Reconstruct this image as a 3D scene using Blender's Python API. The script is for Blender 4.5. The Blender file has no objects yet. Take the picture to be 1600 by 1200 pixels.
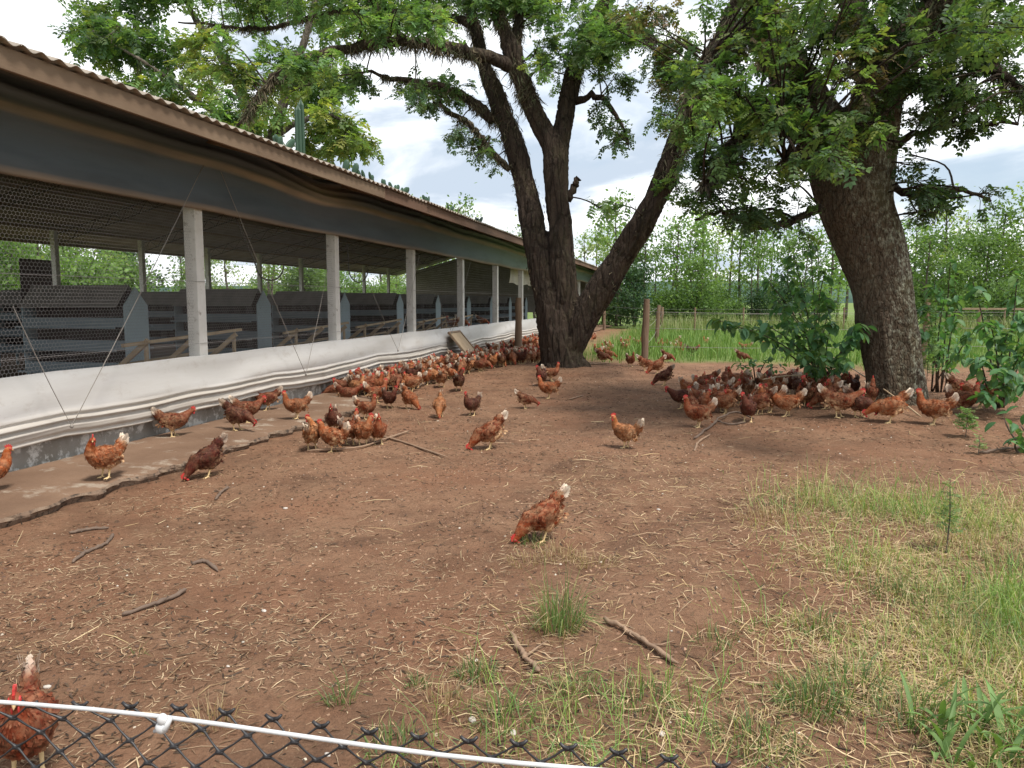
import bpy, bmesh, math, random
import numpy as np
from mathutils import Vector, Matrix

S = bpy.context.scene
COL = S.collection
R = math.radians

# ---------------------------------------------------------------- camera, sky, sun, exposure
F, CX, CY = 1208.0, 800.0, 600.0
CAM = np.array((0.0, 0.0, 1.65))
PITCH = math.atan(129 / F)
YAW = math.atan(274 * math.cos(PITCH) / F)
cam_data = bpy.data.cameras.new('camera')
cam_data.sensor_width = 36.0
cam_data.lens = 36.0 * F / 1600.0
cam_data.clip_start, cam_data.clip_end = 0.05, 3000
cam = bpy.data.objects.new('camera', cam_data)
cam.location = CAM
cam.rotation_euler = (math.pi / 2 - PITCH, 0, YAW)
COL.objects.link(cam)
S.camera = cam

SUN_EL, SUN_AZ = R(63), R(125)          # azimuth clockwise from +Y
world = bpy.data.worlds.new('World')
S.world = world
world.use_nodes = True
wn, wl = world.node_tree.nodes, world.node_tree.links
wn.clear()
wout = wn.new('ShaderNodeOutputWorld')
wbg = wn.new('ShaderNodeBackground')
wbg.inputs['Strength'].default_value = 0.092
sky = wn.new('ShaderNodeTexSky')
sky.sky_type = 'NISHITA'
sky.sun_disc = False
sky.sun_elevation = SUN_EL
sky.sun_rotation = SUN_AZ
sky.air_density, sky.dust_density, sky.ozone_density = 1.0, 1.2, 1.0
tc = wn.new('ShaderNodeTexCoord')
sep = wn.new('ShaderNodeSeparateXYZ')
wl.new(tc.outputs['Generated'], sep.inputs[0])
def wmath(op, a, b=None, clamp=False):
    n = wn.new('ShaderNodeMath'); n.operation = op; n.use_clamp = clamp
    for i, v in enumerate((a, b)):
        if v is None: continue
        if isinstance(v, (int, float)): n.inputs[i].default_value = v
        else: wl.new(v, n.inputs[i])
    return n.outputs[0]
zz = wmath('MAXIMUM', sep.outputs['Z'], 0.0)
den = wmath('ADD', zz, 0.16)
cx_, cy_ = wmath('DIVIDE', sep.outputs['X'], den), wmath('DIVIDE', sep.outputs['Y'], den)
comb = wn.new('ShaderNodeCombineXYZ')
wl.new(cx_, comb.inputs[0]); wl.new(cy_, comb.inputs[1]); comb.inputs[2].default_value = 3.7
def wnoise(scale, detail, rough, seed):
    m = wn.new('ShaderNodeVectorMath'); m.operation = 'ADD'; m.inputs[1].default_value = (seed, seed * 1.7, seed * .3)
    wl.new(comb.outputs[0], m.inputs[0])
    n = wn.new('ShaderNodeTexNoise'); n.inputs['Scale'].default_value = scale
    n.inputs['Detail'].default_value = detail; n.inputs['Roughness'].default_value = rough
    n.inputs['Distortion'].default_value = 0.35
    wl.new(m.outputs[0], n.inputs['Vector'])
    return n.outputs['Fac']
def wramp(v, stops):
    r = wn.new('ShaderNodeValToRGB'); r.color_ramp.interpolation = 'EASE'
    e = r.color_ramp.elements
    while len(e) < len(stops): e.new(0.5)
    for k, (p, c) in zip(e, stops): k.position = p; k.color = c
    wl.new(v, r.inputs[0])
    return r.outputs[0]
cover = wramp(wnoise(0.75, 9, .55, 4.1), [(0.34, (0.12, 0.12, 0.12, 1)), (0.50, (1, 1, 1, 1))])
tone = wramp(wnoise(1.1, 8, .55, 17.3), [(0.35, (4.8, 5.6, 6.6, 1)), (0.54, (10.6, 10.8, 11.0, 1))])
lift = wn.new('ShaderNodeMixRGB'); lift.blend_type = 'MIX'
lift.inputs[0].default_value = 0.45
lift.inputs[2].default_value = (5.6, 6.6, 7.6, 1)          # thin high veil over the blue
wl.new(sky.outputs[0], lift.inputs[1])
wmix = wn.new('ShaderNodeMixRGB')
wl.new(cover, wmix.inputs[0]); wl.new(lift.outputs[0], wmix.inputs[1]); wl.new(tone, wmix.inputs[2])
wl.new(wmix.outputs[0], wbg.inputs['Color'])
wl.new(wbg.outputs[0], wout.inputs['Surface'])

sd = bpy.data.lights.new('sun', 'SUN')
sd.energy = 3.1
sd.angle = R(12)
sd.color = (1.0, 0.95, 0.87)
sun = bpy.data.objects.new('sun', sd)
to_sun = Vector((math.sin(SUN_AZ) * math.cos(SUN_EL), math.cos(SUN_AZ) * math.cos(SUN_EL), math.sin(SUN_EL)))
sun.rotation_euler = to_sun.to_track_quat('Z', 'Y').to_euler()
sun.location = (0, 0, 60)
COL.objects.link(sun)

S.view_settings.view_transform = 'Standard'
S.view_settings.look = 'None'
S.view_settings.exposure = 0.56
S.view_settings.gamma = 1.0
S.view_settings.use_curve_mapping = False
S.cycles.use_denoising = True
S.cycles.max_bounces = 8
S.cycles.diffuse_bounces = 4
S.cycles.transmission_bounces = 6
S.cycles.transparent_max_bounces = 8

# ---------------------------------------------------------------- layout helpers
_fw = np.array((-math.sin(YAW) * math.cos(PITCH), math.cos(YAW) * math.cos(PITCH), -math.sin(PITCH)))
_rt = np.array((math.cos(YAW), math.sin(YAW), 0.0))
_up = np.cross(_rt, _fw)
def ray(u, v):
    return _fw + _rt * ((u - CX) / F) - _up * ((v - CY) / F)
def G(u, v, z=0.0):
    "place on a level of height z"
    d = ray(u, v)
    return CAM + d * ((z - CAM[2]) / d[2])
def D(u, v, depth):
    "place at a distance from the standpoint"
    return CAM + ray(u, v) * depth
def PX(u, v, X):
    "place on a wall plane x = X"
    d = ray(u, v)
    return CAM + d * (X / d[0])

rng = np.random.default_rng(11)
random.seed(5)

def vnoise(x, y, seed=0):
    x = np.asarray(x, float); y = np.asarray(y, float)
    xi, yi = np.floor(x).astype(np.int64), np.floor(y).astype(np.int64)
    fx, fy = x - xi, y - yi
    fx, fy = fx * fx * (3 - 2 * fx), fy * fy * (3 - 2 * fy)
    def h(a, b):
        n = (a * 374761393 + b * 668265263 + seed * 1442695041) & 0x7fffffff
        n = ((n ^ (n >> 13)) * 1274126177) & 0x7fffffff
        return ((n ^ (n >> 16)) & 0xffff) / 65535.0
    return (h(xi, yi) * (1 - fx) + h(xi + 1, yi) * fx) * (1 - fy) + (h(xi, yi + 1) * (1 - fx) + h(xi + 1, yi + 1) * fx) * fy
def fbm(x, y, seed=0, oct=4):
    t, a, s = 0, .5, 1.0
    for k in range(oct):
        t = t + a * vnoise(np.asarray(x) * s, np.asarray(y) * s, seed + k); a *= .5; s *= 2.03
    return t / (1 - .5 ** oct)
def sstep(a, b, x):
    t = np.clip((np.asarray(x, float) - a) / (b - a), 0, 1)
    return t * t * (3 - 2 * t)

# ---------------------------------------------------------------- object helpers
def mesh_np(name, V, Fc, col=None, smooth=False, fattr=None):
    V = np.asarray(V, np.float32).reshape(-1, 3)
    Fc = np.asarray(Fc, np.int32)
    me = bpy.data.meshes.new(name)
    k = Fc.shape[1]
    me.vertices.add(len(V)); me.vertices.foreach_set('co', V.ravel())
    me.loops.add(Fc.size); me.loops.foreach_set('vertex_index', Fc.ravel())
    me.polygons.add(len(Fc))
    me.polygons.foreach_set('loop_start', np.arange(0, Fc.size, k, dtype=np.int32))
    me.polygons.foreach_set('loop_total', np.full(len(Fc), k, np.int32))
    me.update(calc_edges=True)
    if col is not None:
        a = me.color_attributes.new('Col', 'FLOAT_COLOR', 'POINT')
        c = np.ones((len(V), 4), np.float32); c[:, :col.shape[1]] = col
        a.data.foreach_set('color', c.ravel())
    if smooth: me.polygons.foreach_set('use_smooth', np.ones(len(Fc), bool))
    return me
def link(name, me, mat=None, parent=None):
    o = bpy.data.objects.new(name, me)
    COL.objects.link(o)
    if mat is not None and me is not None and len(me.materials) == 0: me.materials.append(mat)
    if parent is not None: o.parent = parent
    return o
def tag(o, label=None, cat=None, group=None, kind=None):
    if label: o['label'] = label
    if cat: o['category'] = cat
    if group: o['group'] = group
    if kind: o['kind'] = kind
    return o
def empty(name, loc=(0, 0, 0), rz=0.0):
    o = bpy.data.objects.new(name, None)
    o.empty_display_size = .1
    COL.objects.link(o); o.location = loc; o.rotation_euler = (0, 0, rz)
    return o
_ones = 'first second third fourth fifth sixth seventh eighth ninth tenth eleventh twelfth thirteenth fourteenth fifteenth sixteenth seventeenth eighteenth nineteenth twentieth'.split()
def ordw(k):
    return _ones[k] if k < 20 else 'twenty-' + _ones[k - 20]
class MB:
    def __init__(s): s.v, s.f, s.c = [], [], []
    def add(s, v, f, c=None):
        n = len(s.v); s.v += [tuple(map(float, p)) for p in v]; s.f += [tuple(n + i for i in q) for q in f]
        if c is not None: s.c += [tuple(c)] * len(v)
        return s
    def box(s, a, b, c=None):
        x0, y0, z0 = a; x1, y1, z1 = b
        return s.add([(x0,y0,z0),(x1,y0,z0),(x1,y1,z0),(x0,y1,z0),(x0,y0,z1),(x1,y0,z1),(x1,y1,z1),(x0,y1,z1)],
                     [(0,3,2,1),(4,5,6,7),(0,1,5,4),(1,2,6,5),(2,3,7,6),(3,0,4,7)], c)
    def bar(s, p, q, w, h, up=(0, 0, 1), c=None):
        p, q = Vector(p), Vector(q); d = (q - p).normalized(); upv = Vector(up)
        if abs(d.dot(upv)) > .98: upv = Vector((1, 0, 0))
        sd_ = d.cross(upv).normalized() * (w / 2); u2 = sd_.cross(d).normalized() * (h / 2)
        vs = [e + a * sd_ + b * u2 for e in (p, q) for a, b in ((-1,-1),(1,-1),(1,1),(-1,1))]
        return s.add(vs, [(0,1,2,3),(7,6,5,4),(0,4,5,1),(1,5,6,2),(2,6,7,3),(3,7,4,0)], c)
    def tube(s, pts, rad, n=8, cap=True, c=None):
        pts = [Vector(p) for p in pts]
        if isinstance(rad, (int, float)): rad = [rad] * len(pts)
        base = len(s.v); prev = None; vs = []; fs = []
        for i, p in enumerate(pts):
            t = (pts[min(i + 1, len(pts) - 1)] - pts[max(i - 1, 0)]).normalized()
            if prev is None:
                a = Vector((0, 0, 1)) if abs(t.z) < .9 else Vector((1, 0, 0))
                u = t.cross(a).normalized()
            else: u = (prev - t * prev.dot(t)).normalized()
            prev = u; w = t.cross(u)
            vs += [p + (u * math.cos(2 * math.pi * k / n) + w * math.sin(2 * math.pi * k / n)) * rad[i] for k in range(n)]
        for i in range(len(pts) - 1):
            fs += [(i*n + k, i*n + (k+1) % n, (i+1)*n + (k+1) % n, (i+1)*n + k) for k in range(n)]
        if cap:
            fs.append(tuple(range(n - 1, -1, -1))); fs.append(tuple((len(pts)-1)*n + k for k in range(n)))
        return s.add(vs, fs, c)
    def ell(s, c0, r, rot=None, n=14, m=8, c=None):
        vs, fs = [], []
        for i in range(m + 1):
            th = math.pi * i / m
            for k in range(n):
                ph = 2 * math.pi * k / n
                p = Vector((r[0]*math.sin(th)*math.cos(ph), r[1]*math.sin(th)*math.sin(ph), r[2]*math.cos(th)))
                if rot is not None: p = rot @ p
                vs.append(p + Vector(c0))
        for i in range(m):
            fs += [(i*n+k, (i+1)*n+k, (i+1)*n+(k+1) % n, i*n+(k+1) % n) for k in range(n)]
        return s.add(vs, fs, c)
    def mesh(s, name, smooth=False):
        me = bpy.data.meshes.new(name); me.from_pydata(s.v, [], s.f); me.update()
        if s.c and len(s.c) == len(s.v):
            a = me.color_attributes.new('Col', 'FLOAT_COLOR', 'POINT')
            cc = np.ones((len(s.v), 4), np.float32); cc[:, :3] = np.array(s.c, np.float32)[:, :3]
            a.data.foreach_set('color', cc.ravel())
        if smooth: me.polygons.foreach_set('use_smooth', np.ones(len(me.polygons), bool))
        return me
    def build(s, name, mat, parent=None, smooth=False):
        return link(name, s.mesh(name, smooth), mat, parent)
def chisel(o, w=.006, seg=2):
    m = o.modifiers.new('bevel', 'BEVEL'); m.width = w; m.segments = seg; m.limit_method = 'ANGLE'
    return o

# ---------------------------------------------------------------- materials
class NT:
    def __init__(s, name):
        s.m = bpy.data.materials.new(name); s.m.use_nodes = True
        s.n, s.l = s.m.node_tree.nodes, s.m.node_tree.links
        s.b = s.n['Principled BSDF']; s.out = s.n['Material Output']
        s.tc = s.n.new('ShaderNodeTexCoord')
    def new(s, t, **kw):
        n = s.n.new(t)
        for k, v in kw.items(): setattr(n, k, v)
        return n
    def put(s, sock, v):
        if isinstance(v, (int, float)): sock.default_value = v
        elif isinstance(v, tuple): sock.default_value = v if len(v) == 4 or sock.type == 'VECTOR' else (*v, 1)
        else: s.l.new(v, sock)
    def vec(s, scale=(1, 1, 1), coord='Object', rot=(0, 0, 0)):
        m = s.new('ShaderNodeMapping'); m.inputs['Scale'].default_value = scale; m.inputs['Rotation'].default_value = rot
        s.l.new(s.tc.outputs[coord], m.inputs['Vector']); return m.outputs[0]
    def noise(s, scale, detail=4, rough=.55, vec=None, dist=0.0):
        n = s.new('ShaderNodeTexNoise'); n.inputs['Scale'].default_value = scale; n.inputs['Detail'].default_value = detail
        n.inputs['Roughness'].default_value = rough; n.inputs['Distortion'].default_value = dist
        s.l.new(vec if vec is not None else s.tc.outputs['Object'], n.inputs['Vector']); return n.outputs['Fac']
    def voro(s, scale, vec=None, feature='F1', out='Distance'):
        n = s.new('ShaderNodeTexVoronoi', feature=feature); n.inputs['Scale'].default_value = scale
        s.l.new(vec if vec is not None else s.tc.outputs['Object'], n.inputs['Vector']); return n.outputs[out]
    def ramp(s, v, stops, interp='LINEAR'):
        r = s.new('ShaderNodeValToRGB'); r.color_ramp.interpolation = interp; e = r.color_ramp.elements
        while len(e) < len(stops): e.new(.5)
        for k, (p, c) in zip(e, stops):
            k.position = p; k.color = (c, c, c, 1) if isinstance(c, (int, float)) else (*c[:3], 1)
        s.l.new(v, r.inputs[0]); return r.outputs[0]
    def mix(s, f, a, b, mode='MIX'):
        n = s.new('ShaderNodeMixRGB', blend_type=mode)
        for sock, v in zip(n.inputs, (f, a, b)): s.put(sock, v)
        return n.outputs[0]
    def math(s, op, a, b=0.0, clamp=False):
        n = s.new('ShaderNodeMath', operation=op, use_clamp=clamp)
        s.put(n.inputs[0], a); s.put(n.inputs[1], b); return n.outputs[0]
    def attr(s, name, out='Color'):
        n = s.new('ShaderNodeAttribute', attribute_name=name); return n.outputs[out]
    def bump(s, h, strength=.5, dist=.01):
        n = s.new('ShaderNodeBump'); n.inputs['Strength'].default_value = strength; n.inputs['Distance'].default_value = dist
        s.l.new(h, n.inputs['Height']); s.l.new(n.outputs[0], s.b.inputs['Normal']); return n.outputs[0]
    def set(s, **kw):
        names = dict(color='Base Color', rough='Roughness', spec='Specular IOR Level', metal='Metallic')
        for k, v in kw.items(): s.put(s.b.inputs[names[k]], v)
        return s
    def leafy(s, color, trans=.4, tint=(1.25, 1.3, .55)):
        t = s.new('ShaderNodeBsdfTranslucent'); mx = s.new('ShaderNodeMixShader'); mx.inputs[0].default_value = trans
        s.put(t.inputs[0], s.mix(1.0, color, tint, 'MULTIPLY'))
        s.l.new(s.b.outputs[0], mx.inputs[1]); s.l.new(t.outputs[0], mx.inputs[2]); s.l.new(mx.outputs[0], s.out.inputs['Surface'])

M = {}
def stained(name, a, b, scale=3.0, rough=.8, bump=.3, bscale=60, dist=.004, c=None, cth=(.55, .7), stretch=(1, 1, 1), spec=.3):
    t = NT(name); v = t.vec(stretch)
    col = t.mix(t.ramp(t.noise(scale, 6, .6, v), [(.3, 0.0), (.7, 1.0)]), a, b)
    if c is not None:
        col = t.mix(t.ramp(t.noise(scale * 2.3, 8, .7, v), [(cth[0], 0.0), (cth[1], 1.0)]), col, c)
    t.set(color=col, rough=rough, spec=spec)
    t.bump(t.noise(bscale, 5, .6, v), bump, dist)
    M[name] = t.m
    return t.m
stained('whitewash', (.60, .58, .54), (.72, .70, .67), 4, .85, .4, 40, .006, c=(.25, .21, .17), cth=(.57, .72))
stained('base_wall', (.34, .33, .31), (.20, .18, .15), 3, .9, .7, 25, .01, c=(.58, .57, .54), cth=(.50, .58))
stained('apron', (.135, .078, .048), (.215, .135, .088), 1.1, .92, .9, 45, .01, c=(.33, .27, .21), cth=(.55, .66))
stained('apron_edge', (.15, .095, .065), (.24, .175, .125), 7, .95, 1.0, 30, .015, c=(.06, .045, .035), cth=(.5, .62))
stained('fascia_old', (.12, .07, .048), (.18, .105, .07), 2.2, .85, .5, 50, .004, c=(.04, .03, .025), cth=(.58, .7), stretch=(1, .25, 1))
stained('fascia_wood', (.15, .098, .063), (.235, .165, .11), 2.2, .8, .4, 50, .004, c=(.07, .045, .035), cth=(.62, .74), stretch=(1, .25, 1))
stained('old_wood', (.33, .24, .16), (.22, .15, .10), 6, .85, .5, 80, .003, stretch=(1, 1, .3))
stained('pale_wood', (.50, .38, .25), (.38, .27, .17), 5, .8, .4, 80, .003)
stained('post_wood', (.23, .155, .10), (.15, .10, .07), 5, .9, .9, 30, .012, stretch=(1, 1, .12))
stained('fibro', (.36, .31, .26), (.25, .215, .18), 1.6, .9, .4, 40, .004, c=(.10, .085, .075), cth=(.6, .75))
stained('steel', (.10, .075, .06), (.07, .055, .05), 6, .6, .3, 60, .002)
stained('nest_paint', (.33, .41, .45), (.40, .48, .51), 3, .7, .3, 60, .002, c=(.13, .13, .13), cth=(.6, .75))
stained('nest_front', (.20, .25, .28), (.26, .31, .335), 3, .75, .3, 60, .002)
stained('nest_roof', (.20, .185, .175), (.28, .26, .24), 4, .9, .4, 50, .003)
stained('dark_board', (.06, .045, .045), (.085, .065, .06), 4, .8, .3, 60, .003)
stained('litter_floor', (.20, .13, .085), (.13, .085, .06), 6, .95, .9, 40, .02)
stained('stick_bark', (.33, .22, .145), (.20, .13, .09), 12, .9, .8, 60, .006)
stained('twig_dark', (.12, .085, .065), (.17, .12, .09), 12, .9, .8, 60, .004)
stained('rope_grey', (.30, .27, .24), (.22, .20, .18), 30, .9, .3, 200, .002)
stained('wire', (.33, .31, .30), (.24, .22, .21), 20, .5, .1, 100, .001)
stained('black_plastic', (.016, .015, .017), (.03, .028, .03), 30, .45, .2, 150, .001, spec=.5)
stained('white_plastic', (.62, .62, .62), (.52, .52, .53), 30, .4, .1, 150, .001, spec=.5)
stained('stone_pale', (.55, .50, .45), (.42, .37, .32), 30, .9, .4, 80, .003)
stained('hose', (.05, .045, .04), (.08, .07, .06), 30, .6, .1, 100, .001)

# draped sheets, colour carried per band of cloth
t = NT('white_tarp')
c0 = t.mix(t.ramp(t.noise(1.2, 6, .65, t.vec((1, .25, 1.6))), [(.35, 0.0), (.75, 1.0)]), (.60, .585, .575), (.50, .475, .44))
c0 = t.mix(t.ramp(t.noise(5, 8, .75, t.vec((1, .5, 1))), [(.54, 0.0), (.75, .5)]), c0, (.30, .235, .18))
t.set(color=t.mix(1.0, c0, t.attr('Col'), 'MULTIPLY'), rough=.55, spec=.35); t.bump(t.noise(14, 5, .6, t.vec((1, .15, 1))), .25, .01); M['white_tarp'] = t.m
t = NT('dark_tarp')
c0 = t.mix(t.ramp(t.noise(1.5, 5, .6, t.vec((1, .3, 2))), [(.3, .75), (.75, 1.2)]), (0, 0, 0), t.attr('Col'))
t.set(color=c0, rough=.75, spec=.15); t.bump(t.noise(9, 6, .65, t.vec((1, .2, 1.2))), .45, .02); M['dark_tarp'] = t.m

# foliage: colour of each leaf in the mesh, varied by plant
def foliage(name, trans=.4, rough=.5, tint=(1.2, 1.3, .5), spec=.35):
    t = NT(name)
    oi = t.new('ShaderNodeObjectInfo')
    v = t.math('ADD', t.math('MULTIPLY', oi.outputs['Random'], .35), .82)
    col = t.mix(1.0, t.attr('Col'), v, 'MULTIPLY')
    t.set(color=col, rough=rough, spec=spec); t.leafy(col, trans, tint)
    M[name] = t.m
foliage('leaves', .5); foliage('shrub_leaves', .4, .5, spec=.3); foliage('grass_blades', .3, .6); foliage('far_leaves', .45, .6)
t = NT('litter'); t.set(color=t.attr('Col'), rough=.85, spec=.2); M['litter'] = t.m
t = NT('moss'); t.set(color=t.attr('Col'), rough=.95, spec=.1); M['moss'] = t.m

def bark(name, a, b, lich, amount, vs=9, bd=.07, st=.22):
    t = NT(name); v = t.vec((1, 1, .28))
    ridge = t.voro(vs, t.vec((1, 1, st)), 'DISTANCE_TO_EDGE')
    n = t.noise(7, 8, .65, v, .6)
    col = t.mix(t.ramp(n, [(.3, 0.0), (.7, 1.0)]), a, b)
    col = t.mix(t.ramp(t.noise(26, 5, .7), [(.45, 0.0), (.8, .7)]), col, tuple(x * .45 for x in a))
    col = t.mix(t.ramp(t.voro(vs * .6, t.vec((1, 1, st * .6)), 'DISTANCE_TO_EDGE'), [(.0, .75), (.10, 0.0)]), col, tuple(x * .3 for x in b))
    geo = t.new('ShaderNodeNewGeometry'); sx = t.new('ShaderNodeSeparateXYZ'); t.l.new(geo.outputs['Normal'], sx.inputs[0])
    side = t.ramp(t.math('ADD', t.math('MULTIPLY', sx.outputs['X'], .5), .5), [(.35, .15), (.85, 1.0)])
    spots = t.ramp(t.noise(16, 6, .72, t.vec((1, 1, .7))), [(.56 - amount * .08, 0.0), (.66, 1.0)])
    col = t.mix(t.math('MULTIPLY', spots, t.math('MULTIPLY', side, amount)), col, lich)
    green = t.ramp(t.noise(1.7, 4, .6), [(.45, 0.0), (.7, .55)])
    col = t.mix(t.math('MULTIPLY', green, t.math('MULTIPLY', side, amount)), col, (.12, .105, .05))
    t.set(color=col, rough=.95, spec=.15)
    h = t.math('ADD', t.math('MULTIPLY', t.ramp(ridge, [(0, 0.0), (.25, 1.0)]), .6), t.math('MULTIPLY', t.noise(22, 6, .7, v), .8))
    t.bump(h, 1.0, bd); M[name] = t.m
bark('bark_dark', (.085, .060, .046), (.050, .037, .029), (.12, .12, .075), .5)
bark('bark_lichen', (.135, .098, .070), (.085, .062, .044), (.46, .46, .36), 1.0, 24, .03, .45)
bark('bark_pale', (.20, .17, .14), (.13, .105, .085), (.30, .30, .24), .3)
# ================================================================ ground, field, apron, hills
FENCE_Y = 27.0
def field_amount(x, y):
    "0 bare yard soil .. 1 pasture"
    e = y - (21.5 + 3.0 * (fbm(x * .25, y * .25, 3) - .5) * 2 - 0.18 * np.clip(x - 3, 0, 40))
    f = sstep(-1.5, 2.0, e) * sstep(-4.0, 0.0, x + 1.0 + 0 * y)
    right = sstep(10.5, 14.0, x + 1.5 * fbm(x * .3, y * .3, 9))
    left = sstep(-21.0, -24.0, x)
    far = sstep(46, 50, y)
    behind = sstep(1.0, -6.0, y)
    return np.clip(np.maximum.reduce([f, right, left, far, behind * .6]), 0, 1)
DIPS = [(*G(560, 905)[:2], .55, .055), (*G(960, 850)[:2], .32, .05), (*G(640, 890)[:2], .4, .04), (*G(420, 830)[:2], .5, .03),
        (*G(1050, 640)[:2], .9, .04), (*G(300, 800)[:2], .45, .03)] + [(random.uniform(-4, 5), random.uniform(3.5, 14), random.uniform(.15, .5), random.uniform(.015, .05)) for _ in range(26)]
def ground_z(x, y):
    x = np.asarray(x, float); y = np.asarray(y, float)
    near = np.exp(-((x / 16) ** 2 + ((y - 8) / 16) ** 2))
    z = (fbm(x * .35, y * .35, 21) - .5) * .10 * near
    z = z + (fbm(x * 2.2, y * 2.2, 31) - .5) * .032 * near + (fbm(x * 8, y * 8, 41, 3) - .5) * .020 * near
    for dx, dy, r, a in DIPS:
        z = z - a * np.exp(-((x - dx) ** 2 + (y - dy) ** 2) / (r * r))
    mound = .16 * np.exp(-((x - TR[0]) ** 2 + (y - TR[1]) ** 2) / 6.0) + .18 * np.exp(-((x - TM[0]) ** 2 + (y - TM[1]) ** 2) / 5.0)
    wall = sstep(-4.7, -5.05, x) * sstep(1.0, 0.0, 0 * y)
    return (z + mound) * (1 - wall) - .02 * wall
TM = G(880, 582)          # middle tree foot
TR = G(1404, 642)         # right tree foot
xs = np.unique(np.concatenate([-np.geomspace(9, 900, 26)[::-1], np.arange(-9, 10.01, .075), np.geomspace(10, 900, 30)]))
ys = np.unique(np.concatenate([-np.geomspace(2, 300, 16)[::-1], np.arange(-2, 1.5, .25), np.arange(1.5, 12, .06), np.arange(12, 24, .11), np.geomspace(24, 1500, 46)]))
gx, gy = np.meshgrid(xs, ys)
gz = ground_z(gx, gy)
nx, ny = len(xs), len(ys)
ii = (np.arange(ny - 1)[:, None] * nx + np.arange(nx - 1)[None, :]).ravel()
fa = np.stack([ii, ii + 1, ii + nx + 1, ii + nx], 1)
fm = field_amount(gx, gy).ravel()
me = mesh_np('ground', np.stack([gx.ravel(), gy.ravel(), gz.ravel()], 1), fa, np.stack([fm, fm, fm], 1), smooth=True)
t = NT('soil')
n1 = t.noise(.45, 6, .6); n2 = t.noise(3.2, 8, .68); n3 = t.noise(38, 6, .7)
soil = t.mix(t.ramp(n1, [(.32, 0.0), (.68, 1.0)]), (.178, .092, .054), (.255, .143, .088))
soil = t.mix(t.ramp(n2, [(.40, 0.0), (.72, .85)]), soil, (.315, .188, .116))
soil = t.mix(t.ramp(t.noise(1.3, 7, .7, None, .5), [(.49, 0.0), (.70, .8)]), soil, (.105, .058, .037))
soil = t.mix(t.ramp(n3, [(.52, 0.0), (.74, .75)]), soil, (.085, .052, .036))
soil = t.mix(t.ramp(t.noise(95, 4, .7), [(.58, 0.0), (.72, .6)]), soil, (.35, .255, .175))
soil = t.mix(t.ramp(t.noise(.75, 5, .6, t.vec((1, 1, 1), 'Object', (0, 0, .6))), [(.48, 0.0), (.66, .5)]), soil, (.26, .125, .072))
grass_c = t.mix(t.ramp(t.noise(.9, 7, .65), [(.3, 0.0), (.7, 1.0)]), (.11, .17, .045), (.18, .225, .075))
fieldmask = t.attr('Col')
t.set(color=t.mix(fieldmask, soil, grass_c), rough=.95, spec=.12)
h = t.math('ADD', t.math('MULTIPLY', n3, .6), t.math('ADD', t.math('MULTIPLY', t.noise(120, 4, .7), .3), t.math('MULTIPLY', t.noise(12, 6, .65), .9)))
t.bump(h, 1.0, .035)
M['soil'] = t.m
tag(link('ground', me, t.m), kind='structure')

# concrete apron with its broken edge along the barn
Y0, Y1 = -3.0, 53.0
AY = np.arange(Y0, Y1, .06)
edge = -4.90 + .10 * (fbm(AY * .5, AY * 0, 61) - .5) * 2 + .09 * (fbm(AY * 3.1, AY * 0, 62) - .5) * 2 + .06 * (vnoise(AY * 9, AY * 0, 63) - .5) * 2
edge = edge - .55 * sstep(11.2, 11.5, AY) * sstep(17, 16.6, AY) * .35
bm = bmesh.new(); rows = []
for k, yy in enumerate(AY):
    e = edge[k]; top = .066 + .03 * (float(vnoise(yy * 2.3, 0.5, 66)) - .5)
    prof = [(-6.0, .10), (-5.6, .098), (-5.35, .092), (e - .09, top + .012), (e - .01 * random.random(), top - .004 * random.random()), (e + .02 * random.random(), top - .02 - .01 * random.random()), (e - .01 + .03 * random.random(), .022), (e - .05, -.08)]
    rows.append([bm.verts.new((x, yy, z + (.006 * (random.random() - .5) if i < 4 else 0))) for i, (x, z) in enumerate(prof)])
for a, b in zip(rows, rows[1:]):
    for i in range(len(a) - 1):
        f = bm.faces.new((a[i], a[i+1], b[i+1], b[i])); f.material_index = 1 if i >= 4 else 0
me = bpy.data.meshes.new('concrete_apron'); bm.to_mesh(me); bm.free()
me.materials.append(M['apron']); me.materials.append(M['apron_edge'])
tag(link('concrete_apron', me), kind='structure')
def apron_top(y): return .092
# loose broken slab pieces at the edge
for (u, v, ln, wd, rz) in ((520, 645, .9, .25, .35), (1100, 0, 0, 0, 0)):
    if not ln: continue
    p = G(u, v)
    b = MB(); n = 9
    ring = [(math.cos(a) * ln / 2 * random.uniform(.75, 1), math.sin(a) * wd / 2 * random.uniform(.7, 1)) for a in [2 * math.pi * k / n for k in range(n)]]
    b.add([(x, y, -.03) for x, y in ring] + [(x * .96, y * .94, .05) for x, y in ring], [tuple(range(n, 2 * n)), tuple(range(n - 1, -1, -1))] + [(k, (k+1) % n, n + (k+1) % n, n + k) for k in range(n)])
    o = b.build('concrete_slab_piece', M['apron']); o.location = (p[0], p[1], ground_z(p[0], p[1])); o.rotation_euler = (0.03, -.04, rz + 1.2)
    tag(o, 'broken flat slab of concrete lying on the dirt off the apron', 'slab')

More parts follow.
